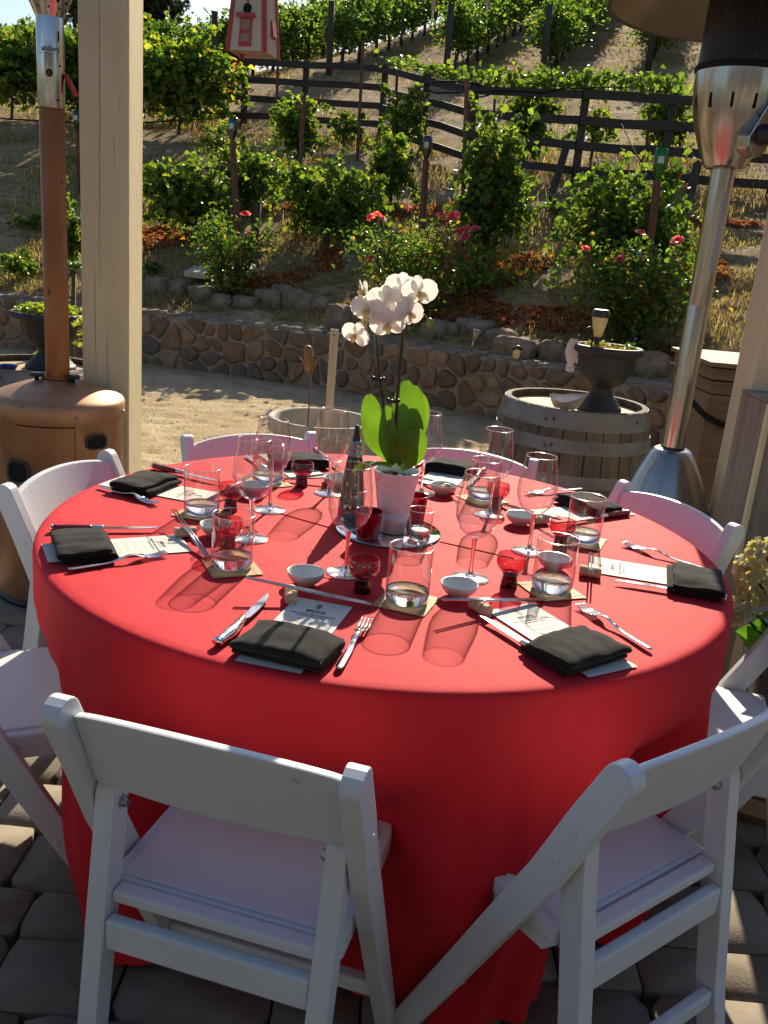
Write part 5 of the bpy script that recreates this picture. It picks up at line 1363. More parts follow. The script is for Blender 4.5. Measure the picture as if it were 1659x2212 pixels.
for pts in (((848, 1003, .01), (850, 930, .01), (834, 850, .0), (822, 812, -.01), (812, 765, -.01), (808, 700, -.01)), ((856, 1000, .0), (853, 930, .0), (858, 870, .0), (866, 790, -.005), (873, 715, -.01), (884, 640, -.02))):
    P = [O(*q_) for q_ in pts]; MB().tube(P, [.0036]*3+[.0032, .0028, .002], 8).build('flower_stem', m_orchstem, orch)
MB().tube([O(845, 1003, .0), O(826, 860, -.015), O(818, 800, -.02), O(813, 722, -.02)], .0026, 7).build('support_cane', m_stick, orch)
MB().tube([O(851, 1003, -.01), O(858, 850, -.015), O(868, 740, -.02), O(880, 632, -.03)], .0030, 7).build('support_cane', m_stick, orch)
for (x, y) in ((817, 821), (849, 868), (866, 704)):
    mb = MB(); q_ = O(x, y, -.025)
    for dx in (-.011, -.003, .005, .011): mb.lathe([(0, -.005), (.004, -.003), (.0052, 0), (.004, .003), (0, .005)], 10, M=Matrix.Translation((q_.x+dx, q_.y, q_.z+abs(dx)*.3)))
    mb.tube([(q_.x-.012, q_.y, q_.z), (q_.x+.012, q_.y, q_.z)], .0028, 6); mb.build('stem_clip', m_blackplastic, orch, fix=False)
# bloom: petals face local +z, top of the flower along local +y
def petal(mb, ang, ln, wd, z0, cup, mi=0, bx=0, by=0, curl=0.):
    c, s = math.cos(ang), math.sin(ang); nu, nv = 8, 9
    def f(u, v_):
        t = v_; w = wd*.5*math.sin(PI*min(1, .10+.86*t))**.55*(.55+.45*min(1, t*3)); q_ = (2*u-1)*w; r = ln*t
        zz = z0-cup*ln*t*t+curl*(q_*q_)/max(wd, 1e-4)*2+.0012*math.sin(u*9+ang*3)*t
        return (bx+r*c-q_*s, by+r*s+q_*c, zz)
    mb.grid(f, nu, nv, mi)
BL = []
def bloom(px, py, dy, face, roll, size, label=None):
    q_ = O(px, py, dy); F_ = Vector(face).normalized(); up = Vector((math.sin(roll), 0, math.cos(roll))); up = (up-F_*up.dot(F_)).normalized(); rt = up.cross(F_)
    M = Matrix(((rt.x, up.x, F_.x, q_.x), (rt.y, up.y, F_.y, q_.y), (rt.z, up.z, F_.z, q_.z), (0, 0, 0, 1)))
    k = size*.80; mb = MB(); g = random.Random(int(px*7+py)); j = lambda a: a+g.uniform(-.08, .08)
    petal(mb, j(PI/2), .043*k, .036*k, -.003, g.uniform(-.05, .2)); petal(mb, j(R(218)), .041*k, .031*k, -.003, .15); petal(mb, j(R(322)), .041*k, .031*k, -.003, .15)
    petal(mb, j(R(14)), .048*k, .058*k, .0, g.uniform(-.25, .1), curl=.10); petal(mb, j(R(166)), .048*k, .058*k, .0, g.uniform(-.25, .1), curl=.10)
    o = mb.build('orchid_bloom', m_petal, orch, fix=False); o.matrix_local = M
    lp = MB(); petal(lp, R(270), .022*k, .016*k, .004, -.5, curl=.8); petal(lp, R(210), .014*k, .014*k, .006, -.9, curl=.6); petal(lp, R(330), .014*k, .014*k, .006, -.9, curl=.6)
    lp.lathe([(0, .013), (.0035, .011), (.0045, .006), (.003, 0)], 10); lp.build('lip', m_lip, o, fix=False)
    BL.append((q_, o))
bloom(905, 632, -.045, (.35, -1, -.05), -.15, 1.02)
bloom(868, 622, .015, (.25, 1, .1), .1, 1.0)
bloom(796, 668, -.04, (-.25, -1, -.1), .1, .98)
bloom(769, 724, -.045, (-.35, -1, -.15), .3, .84)
bloom(832, 652, .0, (.1, 1, .15), .0, 1.08)
bloom(838, 700, -.04, (-.1, -1, -.25), -.25, 1.02)
bloom(882, 676, -.05, (.75, -.8, -.1), .3, .95)
bloom(787, 628, .01, (-.9, -.25, -.4), .9, .72)
MB().tube([O(880, 665, 0), O(908, 672, .01), O(920, 684, .01), O(926, 694, .01)], .0018, 6).build('bud_stalk', m_orchstem, orch)
bq = O(928, 698, .01); MB().lathe([(0, -.012), (.006, -.007), (.0085, 0), (.0065, .008), (0, .012)], 14).build('bud', m_bud, orch, loc=bq)

# ------------------------------------------------------------------ brushed steel heater, right
m, nt, out = nodemat('brushed_steel')
tc = nt.nodes.new('ShaderNodeTexCoord'); sp = nt.nodes.new('ShaderNodeSeparateXYZ'); nt.links.new(tc.outputs['Object'], sp.inputs[0])
an = nt.nodes.new('ShaderNodeMath'); an.operation = 'ARCTAN2'; nt.links.new(sp.outputs[0], an.inputs[0]); nt.links.new(sp.outputs[1], an.inputs[1])
cb = nt.nodes.new('ShaderNodeCombineXYZ'); nt.links.new(an.outputs[0], cb.inputs[0])
zs_ = nt.nodes.new('ShaderNodeMath'); zs_.operation = 'MULTIPLY'; zs_.inputs[1].default_value = .35; nt.links.new(sp.outputs[2], zs_.inputs[0]); nt.links.new(zs_.outputs[0], cb.inputs[1])
n1 = tex_noise(nt, cb.outputs[0], 14, 6, .7); n2 = tex_noise(nt, cb.outputs[0], 2.5, 3)
rp = ramp(nt, [(.3, (.36, .335, .285)), (.6, (.52, .49, .43)), (.75, (.60, .57, .51))]); nt.links.new(n1, rp.inputs[0])
p = nt.nodes.new('ShaderNodeBsdfPrincipled'); p.inputs['Metallic'].default_value = 1; p.inputs['Roughness'].default_value = .2
mr = nt.nodes.new('ShaderNodeMapRange'); mr.inputs[3].default_value = .14; mr.inputs[4].default_value = .34; nt.links.new(n2, mr.inputs[0]); nt.links.new(mr.outputs[0], p.inputs['Roughness'])
nt.links.new(rp.outputs[0], p.inputs['Base Color']); nt.links.new(bump(nt, n1, .12, .002), p.inputs['Normal']); nt.links.new(p.outputs[0], out.inputs[0]); m_brush = m
HX, HY = .975, 3.02
hr = thing('steel_patio_heater', 'tall brushed stainless steel patio heater at the right', 'patio heater', (HX, HY, 0))
MB().lathe([(0, .03), (.255, .03), (.262, .045), (.262, .075), (.255, .09), (.238, .22), (.215, .36), (.185, .50), (.150, .62), (.112, .72), (.078, .782), (.066, .800), (.058, .806), (.038, .808)], 72).build('base_cone', m_brush, hr)
MB().lathe([(0, .0), (.27, .0), (.275, .01), (.275, .032), (0, .032)], 60).build('foot_ring', m_blackplastic, hr)
MB().lathe([(.0365, .800), (.0365, 1.2895), (.0362, 1.291), (.0365, 1.2925), (.0365, 1.725)], 40).build('pole', m_brush, hr)
MB().lathe([(.0395, .805), (.041, .806), (.041, .812), (.0375, .814)], 40).build('pole_collar', m_blackplastic, hr)
mb = MB()
mb.lathe([(.0, 1.712), (.056, 1.712), (.064, 1.720), (.088, 1.770), (.112, 1.83), (.127, 1.89), (.133, 1.94), (.134, 1.985)], 72)
hd = mb.build('burner_bowl', m_brush, hr)
mb = MB()
for k in range(12):
    a = 2*PI*k/12+.12; z0, r0, r1 = 1.895, .1272, .1312
    for (zz, rr) in ((0, 0),):
        pts = []
        for q in range(16):
            b = 2*PI*q/16; du = .0045*math.cos(b); dz = .0045*math.sin(b)+(.017 if math.sin(b) > 0 else -.017); z = z0+dz; r_ = .1285+(z-1.9)*.075+.0012
            aa = a+du/r_; pts.append((r_*math.cos(aa), r_*math.sin(aa), z))
        mb.add(pts, [tuple(range(16))], 0, False)
mb.build('air_slots', m_hole, hd, fix=False)
MB().lathe([(.135, 1.986), (.139, 1.988), (.139, 2.00), (.135, 2.004)], 60).build('gasket_ring', m_hole, hr)
MB().lathe([(.134, 2.004), (.131, 2.03), (.129, 2.23), (.131, 2.25), (0, 2.25)], 60).build('burner_mesh', m_blackmesh, hr)
fl = MB().lathe([(.0, 2.405), (.10, 2.40), (.25, 2.285), (.37, 2.215), (.425, 2.180), (.434, 2.165), (.430, 2.158), (.417, 2.168), (.365, 2.203), (.25, 2.272), (.10, 2.378), (0, 2.393)], 64).build('reflector', mat('dark_aluminium_reflector', [(.3, (.20, .17, .13)), (.7, (.30, .26, .21))], rough=.38, metal=.9, ns=5), hr)
for k in range(3):
    a = 2*PI*k/3+.5; MB().tube([(.12*math.cos(a), .12*math.sin(a), 2.24), (.12*math.cos(a), .12*math.sin(a), 2.395)], .007, 8).build('reflector_post', m_blackplastic, hr)
# sloping control plate with knob
ca = math.atan2(-HY, -HX)+R(50); cd = Vector((math.cos(ca), math.sin(ca), 0)); cs = Vector((-cd.y, cd.x, 0))
def frame(o, n_, u): n_ = n_.normalized(); u = (u-n_*u.dot(n_)).normalized(); w = n_.cross(u); return Matrix(((u.x, w.x, n_.x, o.x), (u.y, w.y, n_.y, o.y), (u.z, w.z, n_.z, o.z), (0, 0, 0, 1)))
Mx = frame(cd*.122+Vector((0, 0, 1.835)), cd+Vector((0, 0, -.05)), Vector((0, 0, 1))) @ Matrix.Rotation(R(-32), 4, 'Z')
mb = MB(); mb.prism([(-.075, -.045), (.085, -.052), (.10, -.03), (.10, .03), (.085, .052), (-.075, .045), (-.10, .025), (-.10, -.025)], -.03, .016, 'z', M=Mx); cp = mb.build('control_plate', m_brush, hr, bevel=.006)
MB().lathe([(0, .016), (.030, .016), (.030, .024), (.026, .026), (.023, .056), (.020, .060), (0, .060)], 24, M=Mx @ Matrix.Translation((-.035, 0, 0))).build('knob', m_blackplastic, cp)
MB().lathe([(.0, .0172), (.012, .0172), (.0155, .0168), (.0155, .0205), (.0195, .0205), (.0205, .0160)], 24, M=Mx @ Matrix.Translation((.055, 0, 0))).build('emblem_ring', m_bolt, cp)
# label down the pole
la = math.atan2(-HY, -HX)+.62
def lab_pt(u, z, o=.0004): a = la+(u-.5)*.62; return ((.0365+o)*math.cos(a), (.0365+o)*math.sin(a), z)
mb = MB(); mb.grid(lambda u, v_: lab_pt(u, 1.40+.24*v_), 8, 2); stc = mb.build('sticker', mat('grey_label', [(.4, (.42, .43, .43)), (.6, (.48, .49, .49))], rough=.5), hr)
mb = MB(); g = random.Random(9)
for k in range(44):
    z = 1.408+.0052*k; e = g.uniform(.6, .93)
    mb.grid(lambda u, v_: lab_pt(.08+u*(e-.08), z+.0022*v_, .0008), 6, 1)
mb.build('sticker_print', m_inkgrey, stc, fix=False)

# ------------------------------------------------------------------ copper heater, left
LX_, LY_ = -1.235, 3.22
hl = thing('copper_patio_heater', 'weathered copper patio heater with a chrome neck at the left', 'patio heater', (LX_, LY_, 0))
MB().lathe([(0, .02), (.222, .02), (.228, .03), (.228, .700), (.2365, .701), (.2365, .752), (.230, .764), (.205, .778), (.13, .806), (.075, .822), (.055, .826), (.042, .828)], 80).build('tank_drum', m_copper, hl)
MB().lathe([(0, 0), (.232, 0), (.236, .01), (.236, .022), (0, .022)], 60).build('foot_ring', m_blackplastic, hl)
MB().lathe([(.0415, .822), (.0415, 1.742), (.0, 1.742)], 48).build('pole', m_copperpole, hl)
MB().lathe([(.050, .826), (.058, .829), (.058, .834), (.0425, .838)], 40).build('pole_collar', m_copperpole, hl)
MB().lathe([(.0428, 1.738), (.0440, 1.741), (.0440, 2.012), (.0430, 2.016)], 56).build('chrome_neck', m_chrome, hl)
cone = MB().lathe([(.0436, 2.012), (.047, 2.018), (.066, 2.06), (.088, 2.115), (.098, 2.14), (.101, 2.16), (0, 2.16)], 64).build('perforated_burner', m_chrome, hl)
mb = MB()
for row, (z, r_, k, hr_) in enumerate(((2.035, .0545, 10, .0035), (2.055, .0637, 12, .005), (2.082, .0748, 14, .0065), (2.108, .0855, 14, .0075))):
    for j in range(k):
        a = 2*PI*(j+.5*(row % 2))/k; pts = []
        for q in range(12):
            b = 2*PI*q/12; zz = z+hr_*math.sin(b); rr = r_+(zz-z)*.41+.0009; aa = a+hr_*math.cos(b)/rr; pts.append((rr*math.cos(aa), rr*math.sin(aa), zz))
        mb.add(pts, [tuple(range(12))], 0, False)
mb.build('burner_holes', m_hole, cone, fix=False)
MB().tube([(.075, -.02, 2.118), (.100, -.03, 2.132), (.118, -.05, 2.128), (.122, -.07, 2.115)], .016, 10).build('igniter_bracket', m_chrome, hl)
fa = math.atan2(-LY_, -LX_)                       # towards the table
def cyl(r, a, z): return (r*math.cos(a), r*math.sin(a), z)
def patch(name, mt, r, a0, z0, hw, hh, e, parent, n=28, th=None):
    mb = MB(); pts = []
    for q in range(n):
        b = 2*PI*q/n; c, s = math.cos(b), math.sin(b); k = 1/(abs(c)**e+abs(s)**e)**(1/e); pts.append(cyl(r, a0+hw*c*k/r, z0+hh*s*k))
    ctr = cyl(r, a0, z0); mb.add(pts+[ctr], [(q, (q+1) % n, n) for q in range(n)], 0, False); return mb.build(name, mt, parent, fix=False)
drum = [c for c in children(hl) if c.name.startswith('tank_drum')][0]
def grip(a0, z0, hw, hh):
    n = 36; V = []; F = []
    for (f, o) in ((1.0, .0003), (1.0, .006), (.86, .0075), (.80, .004)):
        for q in range(n):
            b = 2*PI*q/n; c, s = math.cos(b), math.sin(b); e = 3.2; k = 1/(abs(c)**e+abs(s)**e)**(1/e)
            fx = f*hw if f == 1 else hw-(1-f)*hh*1.6; V.append(cyl(.228+o, a0+fx*c*k/.228, z0+hh*f*s*k))
    for j in range(3):
        for q in range(n): F.append((j*n+q, j*n+(q+1) % n, (j+1)*n+(q+1) % n, (j+1)*n+q))
    MB().add(V, F).build('handle_rim', m_blackplastic, drum, fix=False)
    patch('handle_hole', m_hole, .2292, a0, z0, hw*.87, hh*.78, 3.2, drum)
grip(fa+.58, .632, .045, .027); grip(fa-.66, .52, .050, .042)
mb = MB(); da = fa+.23
mb.add([cyl(.2284, da-.004, .15), cyl(.2284, da+.004, .15), cyl(.2284, da+.004, .690), cyl(.2284, da-.004, .690)], [(0, 1, 2, 3)], 0, False)
mb.grid(lambda u, v_: cyl(.2284, da-.9*u, .688+.004*v_), 20, 1)
mb.build('door_seam', m_hole, drum, fix=False)
for dz in (.53, .505):
    for s_ in (-.055, .055): MB().lathe([(0, 0), (.006, 0), (.0055, .003), (0, .004)], 12, M=frame(Vector(cyl(.2285, da+s_, dz)), Vector(cyl(1, da+s_, 0)), Vector((0, 0, 1)))).build('hinge_screw', m_bolt, drum)
mb = MB(); mb.grid(lambda u, v_: cyl(.2295, da-.03+.06*u, .38+.16*v_), 3, 1); mb.build('hinge', m_copper, drum)
for a_ in (fa-.05, fa+.95): MB().lathe([(0, 0), (.007, 0), (.006, .004), (0, .005)], 12, M=frame(Vector(cyl(.2366, a_+.3, .722)), Vector(cyl(1, a_+.3, 0)), Vector((0, 0, 1)))).build('screw', m_bolt, drum)
for a_ in (fa+.75, fa-1.3):
    q_ = Vector(cyl(.075, a_, .818)); MB().lathe([(.008, 0), (.008, .016), (.024, .018), (.026, .024), (.024, .030), (0, .031)], 18).build('wing_nut', m_blackplastic, drum, loc=q_)
# neck details: slot, viewing hole, tag, lettering
neck = [c for c in children(hl) if c.name.startswith('chrome_neck')][0]
patch('slot', m_hole, .0445, fa+.62, 1.955, .0032, .017, 3, neck); patch('viewing_hole', m_hole, .0445, fa-.12, 1.842, .0115, .0125, 2, neck); patch('pilot_tube', m_rose, .0447, fa-.16, 1.841, .006, .007, 2, neck)
patch('screw_hole', m_hole, .0445, fa+.45, 1.762, .004, .004, 2, neck); patch('screw_hole', m_hole, .0445, fa-.05, 1.864, .002, .002, 2, neck)
patch('screw_hole', m_hole, .0445, fa+.72, 1.868, .004, .004, 2, neck)
me = text_mesh('anders', .024, m_ink, 'RIGHT', .0004); mb = MB()
V = [cyl(.0447, fa+.66+v.co.x/.0447*.93+v.co.y*3.0, 1.908+v.co.y) for v in me.vertices]
mb.add(V, [tuple(p_.vertices) for p_ in me.polygons], 0, False)
mb.grid(lambda u, v_: cyl(.0447, fa-.9+1.4*u, 1.9000+.0011*v_), 16, 1); mb.build('lettering', m_ink, neck, fix=False)
mb = MB()
for k in range(9): mb.grid(lambda u, v_: cyl(.0446, fa-.6+.9*u*(.7+.3*math.sin(k*3)), 1.785+k*.0046+.0010*v_), 10, 1)
mb.build('fine_print', m_inkgrey, neck, fix=False)
ra_ = fa+1.25; d_ = Vector(cyl(1, ra_, 0)); q_ = Vector(cyl(.043, ra_, 1.845))
tag_o = MB(); tag_o.tube([q_+Vector((0, 0, .015)), q_+d_*.008+Vector((0, 0, .004))], .0015, 5)
tag_o.tube([q_+d_*.006, q_+d_*.040+Vector((0, 0, -.058))], .0125, 14, flat=.6); tag_o.build('red_tag', m_redtag, hl, fix=True)

# ------------------------------------------------------------------ posts, beam, birdhouse, pendants
def post(lab, x0, x1, y0, y1, top_):
    mb = MB(); mb.box(((x0+x1)/2, 0, top_/2), (x1-x0, y1-y0, top_)); o = mb.build('timber_post', m_post, bevel=.006, loc=(0, (y0+y1)/2, 0))
    # checks in the timber
    bm = bmesh.new(); bm.from_mesh(o.data); bm.to_mesh(o.data); bm.free()
    return tag(o, lab, 'post')
o = post('square cream painted timber post standing left behind the copper heater', -1.215, -1.035, 3.42, 3.60, 2.55)
mb = MB(); g = random.Random(6)
for (x, z0, z1, w) in ((-1.135, 1.15, 2.30, .0014), (-1.165, .80, 1.28, .0014), (-1.118, .72, 1.0, .0013), (-1.09, 1.55, 1.72, .001)):
    n = 26; V = []
    for k in range(n+1):
        t_ = k/n; dx = .010*t_*(-1 if x == -1.135 else .3)+.002*mnoise.noise(Vector((x*30, t_*9, 1))); w_ = w*max(.1, math.sin(PI*t_)**.5)*(.6+.5*mnoise.noise(Vector((t_*14, x, 2)))+.3)
        V += [(x+dx-w_, -.0906, z1+(z0-z1)*t_), (x+dx+w_, -.0906, z1+(z0-z1)*t_)]
    mb.add(V, [(2*k, 2*k+1, 2*k+3, 2*k+2) for k in range(n)], 0, False)
mb.build('crack_and_line', mat('dark_crack_and_line', [(.4, (.26, .19, .11)), (.6, (.34, .26, .16))], rough=.9), o, fix=False)
o2 = post('pale painted timber post at the right edge behind the steel heater', 1.130, 1.285, 2.84, 3.0, 2.55)
mb = MB(); V = []; n = 24  # thin dark wavy line slanting down the right post's front face
for k in range(n+1):
    t_ = k/n; w_ = .0016*math.sin(PI*t_)**.4; x = 1.262-.10*t_+.004*math.sin(t_*11); V += [(x-w_, -.0806, 1.5-.95*t_), (x+w_, -.0806, 1.5-.95*t_)]
mb.add(V, [(2*k, 2*k+1, 2*k+3, 2*k+2) for k in range(n)], 0, False); mb.build('crack_and_line', MATS['dark_crack_and_line'], o2, fix=False)
mb = MB(); mb.box((0, 0, 0), (4.6, .14, .24)); tag(mb.build('pergola_beam', m_post, bevel=.006, loc=(.2, 3.28, 2.67), rot=(0, 0, R(-7))), 'painted beam across the posts above the table', 'beam')
# birdhouse
bq = ty(538, 112, 2.95); BZ = bq.z
bh = thing('birdhouse', 'cream and red tapered wooden birdhouse hanging over the garden', 'birdhouse', (bq.x+.005, 2.99, BZ), R(-13))
BH, b0, b1, dp0, dp1 = .235, .062, .044, .056, .042
def wallpt(s, t_, side): return None
mb = MB(); V = [(-b0, -dp0, 0), (b0, -dp0, 0), (b0, dp0, 0), (-b0, dp0, 0), (-b1, -dp1, BH), (b1, -dp1, BH), (b1, dp1, BH), (-b1, dp1, BH)]
mb.add(V, [(0, 1, 5, 4), (1, 2, 6, 5), (2, 3, 7, 6), (3, 0, 4, 7), (4, 5, 6, 7)], 0, False); bw = mb.build('walls', m_birdcream, bh, fix=False)
mb = MB(); mb.box((0, 0, .012), (2*b0-.016, 2*dp0-.016, .006)); mb.build('floor', m_birdwood, bh)
mb = MB()
for (sx, sy, a, c) in ((-1, -1, 0, 4), (1, -1, 1, 5), (1, 1, 2, 6), (-1, 1, 3, 7)):
    A, B = Vector(V[a]), Vector(V[c])
    for (ox, oy, w, d_) in ((0, sy*.0022, .011, .0042), (sx*.0022, 0, .0042, .011)):
        off = Vector((-sx*(.0035 if w > d_ else 0)+ox, -sy*(.0035 if d_ > w else 0)+oy, 0)); q = []
        for P_ in (A, B):
            for (i, j) in ((-1, -1), (1, -1), (1, 1), (-1, 1)): q.append(P_+off+Vector((i*w/2, j*d_/2, -.002 if P_ is A else 0)))
        mb.add(q, [(0, 1, 2, 3), (4, 5, 6, 7)]+[(k, (k+1) % 4, 4+(k+1) % 4, 4+k) for k in range(4)], 0, False)
mb.build('corner_trim', m_birdred, bh, fix=False)
def fy(z): return -(dp0+(dp1-dp0)*z/BH)
sl_ = (dp0-dp1)/BH
def front(poly, th, nm, mt, par, e=.0006):     # poly in x,z on the sloping front
    mb = MB(); n = len(poly); q = [(x, fy(z)-e, z) for x, z in poly]+[(x, fy(z)-e-th, z) for x, z in poly]
    mb.add(q, [tuple(range(n-1, -1, -1)), tuple(range(n, 2*n))]+[(i, (i+1) % n, n+(i+1) % n, n+i) for i in range(n)], 0, False); return mb.build(nm, mt, par)
dr = front([(-.0235, .012), (.0155, .012), (.0165, .092), (-.0215, .092)], .003, 'door', m_birdred, bh)
for (z0, z1) in ((.024, .046), (.058, .084)): front([(-.0175, z0), (.0100, z0), (.0105, z1), (-.0170, z1)], .0007, 'door_pane', m_birdwood, dr, .0037)
front([(-.032, .090), (.024, .090), (.026, .094), (.024, .1015), (-.031, .1015), (-.033, .096)], .011, 'perch_ledge', m_birdred, bh)
front([(-.002+.0135*math.cos(a), .1155+.0145*math.sin(a)) for a in np.linspace(0, 2*PI, 25)[:-1]], .0006, 'entrance_hole', m_hole, bh)
front([(-.002, .133), (.006, .140), (.0115, .149), (.0095, .157), (.003, .157), (-.002, .1525), (-.007, .157), (-.0135, .157), (-.0155, .149), (-.010, .140)], .003, 'heart', m_birdred, bh)
mb = MB(); x_ = b0-(b0-b1)*.30+.001; mb.add([(x_-.002, -.004, .045), (x_-.002, .026, .045), (x_-.007, .026, .095), (x_-.007, -.004, .095), (x_+.009, -.004, .052), (x_+.009, .026, .052), (x_+.002, .026, .095), (x_+.002, -.004, .095)], [(0, 3, 2, 1), (4, 5, 6, 7), (0, 1, 5, 4), (2, 3, 7, 6), (1, 2, 6, 5), (3, 0, 4, 7)], 0, False); mb.build('side_box', m_birdred, bh)
mb = MB()
for s_ in (-1, 1):
    A = Vector((0, 0, BH+.055)); B = Vector((s_*.080, 0, BH-.062+.035))
    q = []
    for P_ in (A, B):
        for (y_, z_) in ((-.075, 0), (.075, 0), (.075, .008), (-.075, .008)): q.append((P_.x, y_, P_.z+z_))
    mb.add(q, [(0, 1, 2, 3), (4, 7, 6, 5)]+[(k, 4+k, 4+(k+1) % 4, (k+1) % 4) for k in range(4)], 0, False)
mb.build('roof', m_birdred, bh)
mb = MB(); mb.add([(-b1, -dp1, BH), (b1, -dp1, BH), (0, -dp1, BH+.052), (-b1, dp1, BH), (b1, dp1, BH), (0, dp1, BH+.052)], [(0, 1, 2), (3, 5, 4)], 0, False); mb.build('gable', m_birdcream, bh, fix=False)
MB().tube([(0, 0, BH+.058), (0, 0, 2.57-BZ)], .002, 5).build('hanger_wire', m_iron, bh)
# two slender hanging pendants
for (x, y0_, y1_, lab) in ((934, 12, 38, 'slim tan pendant with a white tip hanging at the top left of centre'), (1051, 0, 28, 'slim tan pendant with a white tip hanging right of the other one')):
    q_ = ty(x, y1_, 2.9); t = thing('hanging_pendant', lab, 'pendant', q_, group='slim hanging pendants')
    MB().lathe([(0, 0), (.003, .002), (.0035, .016), (.003, .018)], 8).build('white_tip', m_paper, t)
    MB().lathe([(.003, .018), (.0065, .028), (.006, .045), (.002, .058), (0, .06)], 8).build('wooden_drop', m_lath, t); MB().tube([(0, 0, .058), (0, 0, 2.58-q_.z)], .0008, 4).build('thread', m_iron, t)

# ------------------------------------------------------------------ barrels and urns
def barrel(lab, x, y, H_=.84, rh=.297, rb=.352, rz=0., name='wine_barrel'):
    t = thing(name, lab, 'barrel', (x, y, 0), rz); n = 26
    def rad(z): k = (z/H_-.5)*2; return rb-(rb-rh)*abs(k)**1.9
    sm = MB(); g = random.Random(int(x*100)); a = 0
    ws = [g.uniform(.7, 1.35) for _ in range(n)]; tot = sum(ws)
    for k in range(n):
        a1 = a+2*PI*ws[k]/tot; nz_ = 14; V = []; F = []; gap = .004
        for j in range(nz_+1):
            z = H_*j/nz_; r = rad(z); ga = gap/r/2
            for (aa, rr) in ((a+ga*.2, r-.022), (a+ga, r-.002), (a+ga*2.2, r), ((a+a1)/2, r+.0006), (a1-ga*2.2, r), (a1-ga, r-.002), (a1-ga*.2, r-.022)): V.append(cyl(rr, aa, z))
        for j in range(nz_):
            for i in range(7): F.append((j*7+i, j*7+(i+1) % 7, (j+1)*7+(i+1) % 7, (j+1)*7+i))
        F += [tuple(range(6, -1, -1)), tuple(nz_*7+i for i in range(7))]; sm.add(V, F, 0, False); a = a1
    sm.build('staves', m_stave, t, fix=False)
    for (z0, z1) in ((H_-.075, H_-.002), (H_-.165, H_-.112), (H_-.30, H_-.25), (.25, .30), (.112, .165), (.002, .075)):
        MB().lathe([(rad(z0)-.002, z0), (rad(z0)+.0018, z0+.0003), (rad(z0*.67+z1*.33)+.0018, z0*.67+z1*.33), (rad(z0*.33+z1*.67)+.0018, z0*.33+z1*.67), (rad(z1)+.0018, z1-.0003), (rad(z1)-.002, z1)], 72, smooth=False).build('hoop', m_hoop, t)
    MB().lathe([(0, H_-.033), (rh-.020, H_-.031)], 48).build('barrel_head', m_head, t)
    mb = MB(); g = random.Random(3)
    for (da_, z) in ((-.55, H_-.045), (-.45, H_-.038), (.75, H_-.036), (-.5, H_-.145), (-.42, H_-.138)):
        aa = -PI/2+da_; mb.lathe([(0, 0), (.007, 0), (.005, .003), (0, .0035)], 10, M=frame(Vector(cyl(rad(z)+.003, aa, z)), Vector(cyl(1, aa, 0)), Vector((0, 0, 1))))
    mb.build('rivets', m_rust, t, fix=False)
    return t
BX, BY, BH_ = .768, 3.74, .835
barrel('weathered oak wine barrel with steel hoops standing right of the orchid', BX, BY, BH_)
def urn(lab, x, y, z, k=1., rz=0., tall=1.26):
    t = thing('garden_urn', lab, 'urn', (x, y, z), rz); t.scale = (1, 1, tall)
    def sc(r, zz, a): return (r+.0035*abs(math.cos(a*16)), zz)
    MB().lathe([(0, 0), (.092, 0), (.094, .006), (.090, .016), (.082, .018), (.080, .026), (.074, .029), (.072, .036), (.058, .046), (.046, .062), (.043, .074), (.050, .080)], 48, M=Matrix.Scale(k, 4)).build('pedestal', m_urn, t)
    def flute(r, zz, a):
        f = .0045*abs(math.sin(a*9)) if .09 < zz < .175 else 0; return (r-f*math.sin(PI*(zz-.09)/.085), zz)
    MB().lathe([(.046, .078), (.066, .086), (.088, .102), (.104, .125), (.110, .150), (.112, .178), (.116, .186)], 108, M=Matrix.Scale(k, 4), wob=flute).build('bowl', m_urn, t)
    MB().lathe([(.114, .184), (.128, .187), (.140, .194), (.1435, .203), (.139, .212), (.130, .214), (.122, .208), (.112, .19), (.10, .16), (0, .16)], 128, M=Matrix.Scale(k, 4), wob=sc).build('rim', m_urn, t)
    MB().lathe([(0, .198), (.06, .199), (.119, .195)], 36, M=Matrix.Scale(k, 4), wob=lambda r, zz, a: (r, zz+.004*mnoise.noise(Vector((r*40*math.cos(a), r*40*math.sin(a), 1))))).build('soil', m_soil, t)
    return t
UX, UY, UZ = BX+.095, BY-.02, BH_-.031
urn('dark grey pedestal urn on the wine barrel holding a solar lamp', UX, UY, UZ)
SZ = UZ+.198*1.26
# little bedding plant in the urn
t = thing('bedding_plant', 'sparse yellowing bedding plant with blue flowers in the barrel urn', 'plant', (UX, UY, SZ))
g = np.random.default_rng(5); a = g.uniform(0, 6.28, 150); r_ = .11*np.sqrt(g.random(150)); P = np.stack([r_*np.cos(a), r_*np.sin(a), g.uniform(.004, .022, 150)], 1)
V, F = leaves(P, g.uniform(.012, .024, 150), up=.6, rng=g); npmesh('foliage', V, F, [leafmat('yellowing_bedding_leaf', [(0, (.12, .2, .03)), (.5, (.34, .30, .07)), (1, (.42, .25, .06))], trans=.35, gain=1.3)], parent=t)
a = g.uniform(0, 6.28, 26); P = np.stack([.085+.018*np.cos(a), -.02+.015*np.sin(a), g.uniform(.01, .04, 26)], 1); V, F = leaves(P, g.uniform(.012, .02, 26), up=.7, rng=g); npmesh('fresh_sprig', V, F, [m_succulent], parent=t)
P = np.array([(.108, .02, .052), (.111, .024, .054), (.105, .018, .05), (-.03, -.02, .04), (.02, .03, .045)]); V, F = leaves(P, np.full(5, .014), up=.8, rng=g); npmesh('blue_flowers', V, F, [mat('lobelia_blue', [(.4, (.06, .05, .45)), (.6, (.10, .08, .6))], rough=.6)], parent=t)
MB().tube([(.09, .0, 0), (.106, .019, .05)], .001, 5).build('flower_stalk', m_orchstem, t)
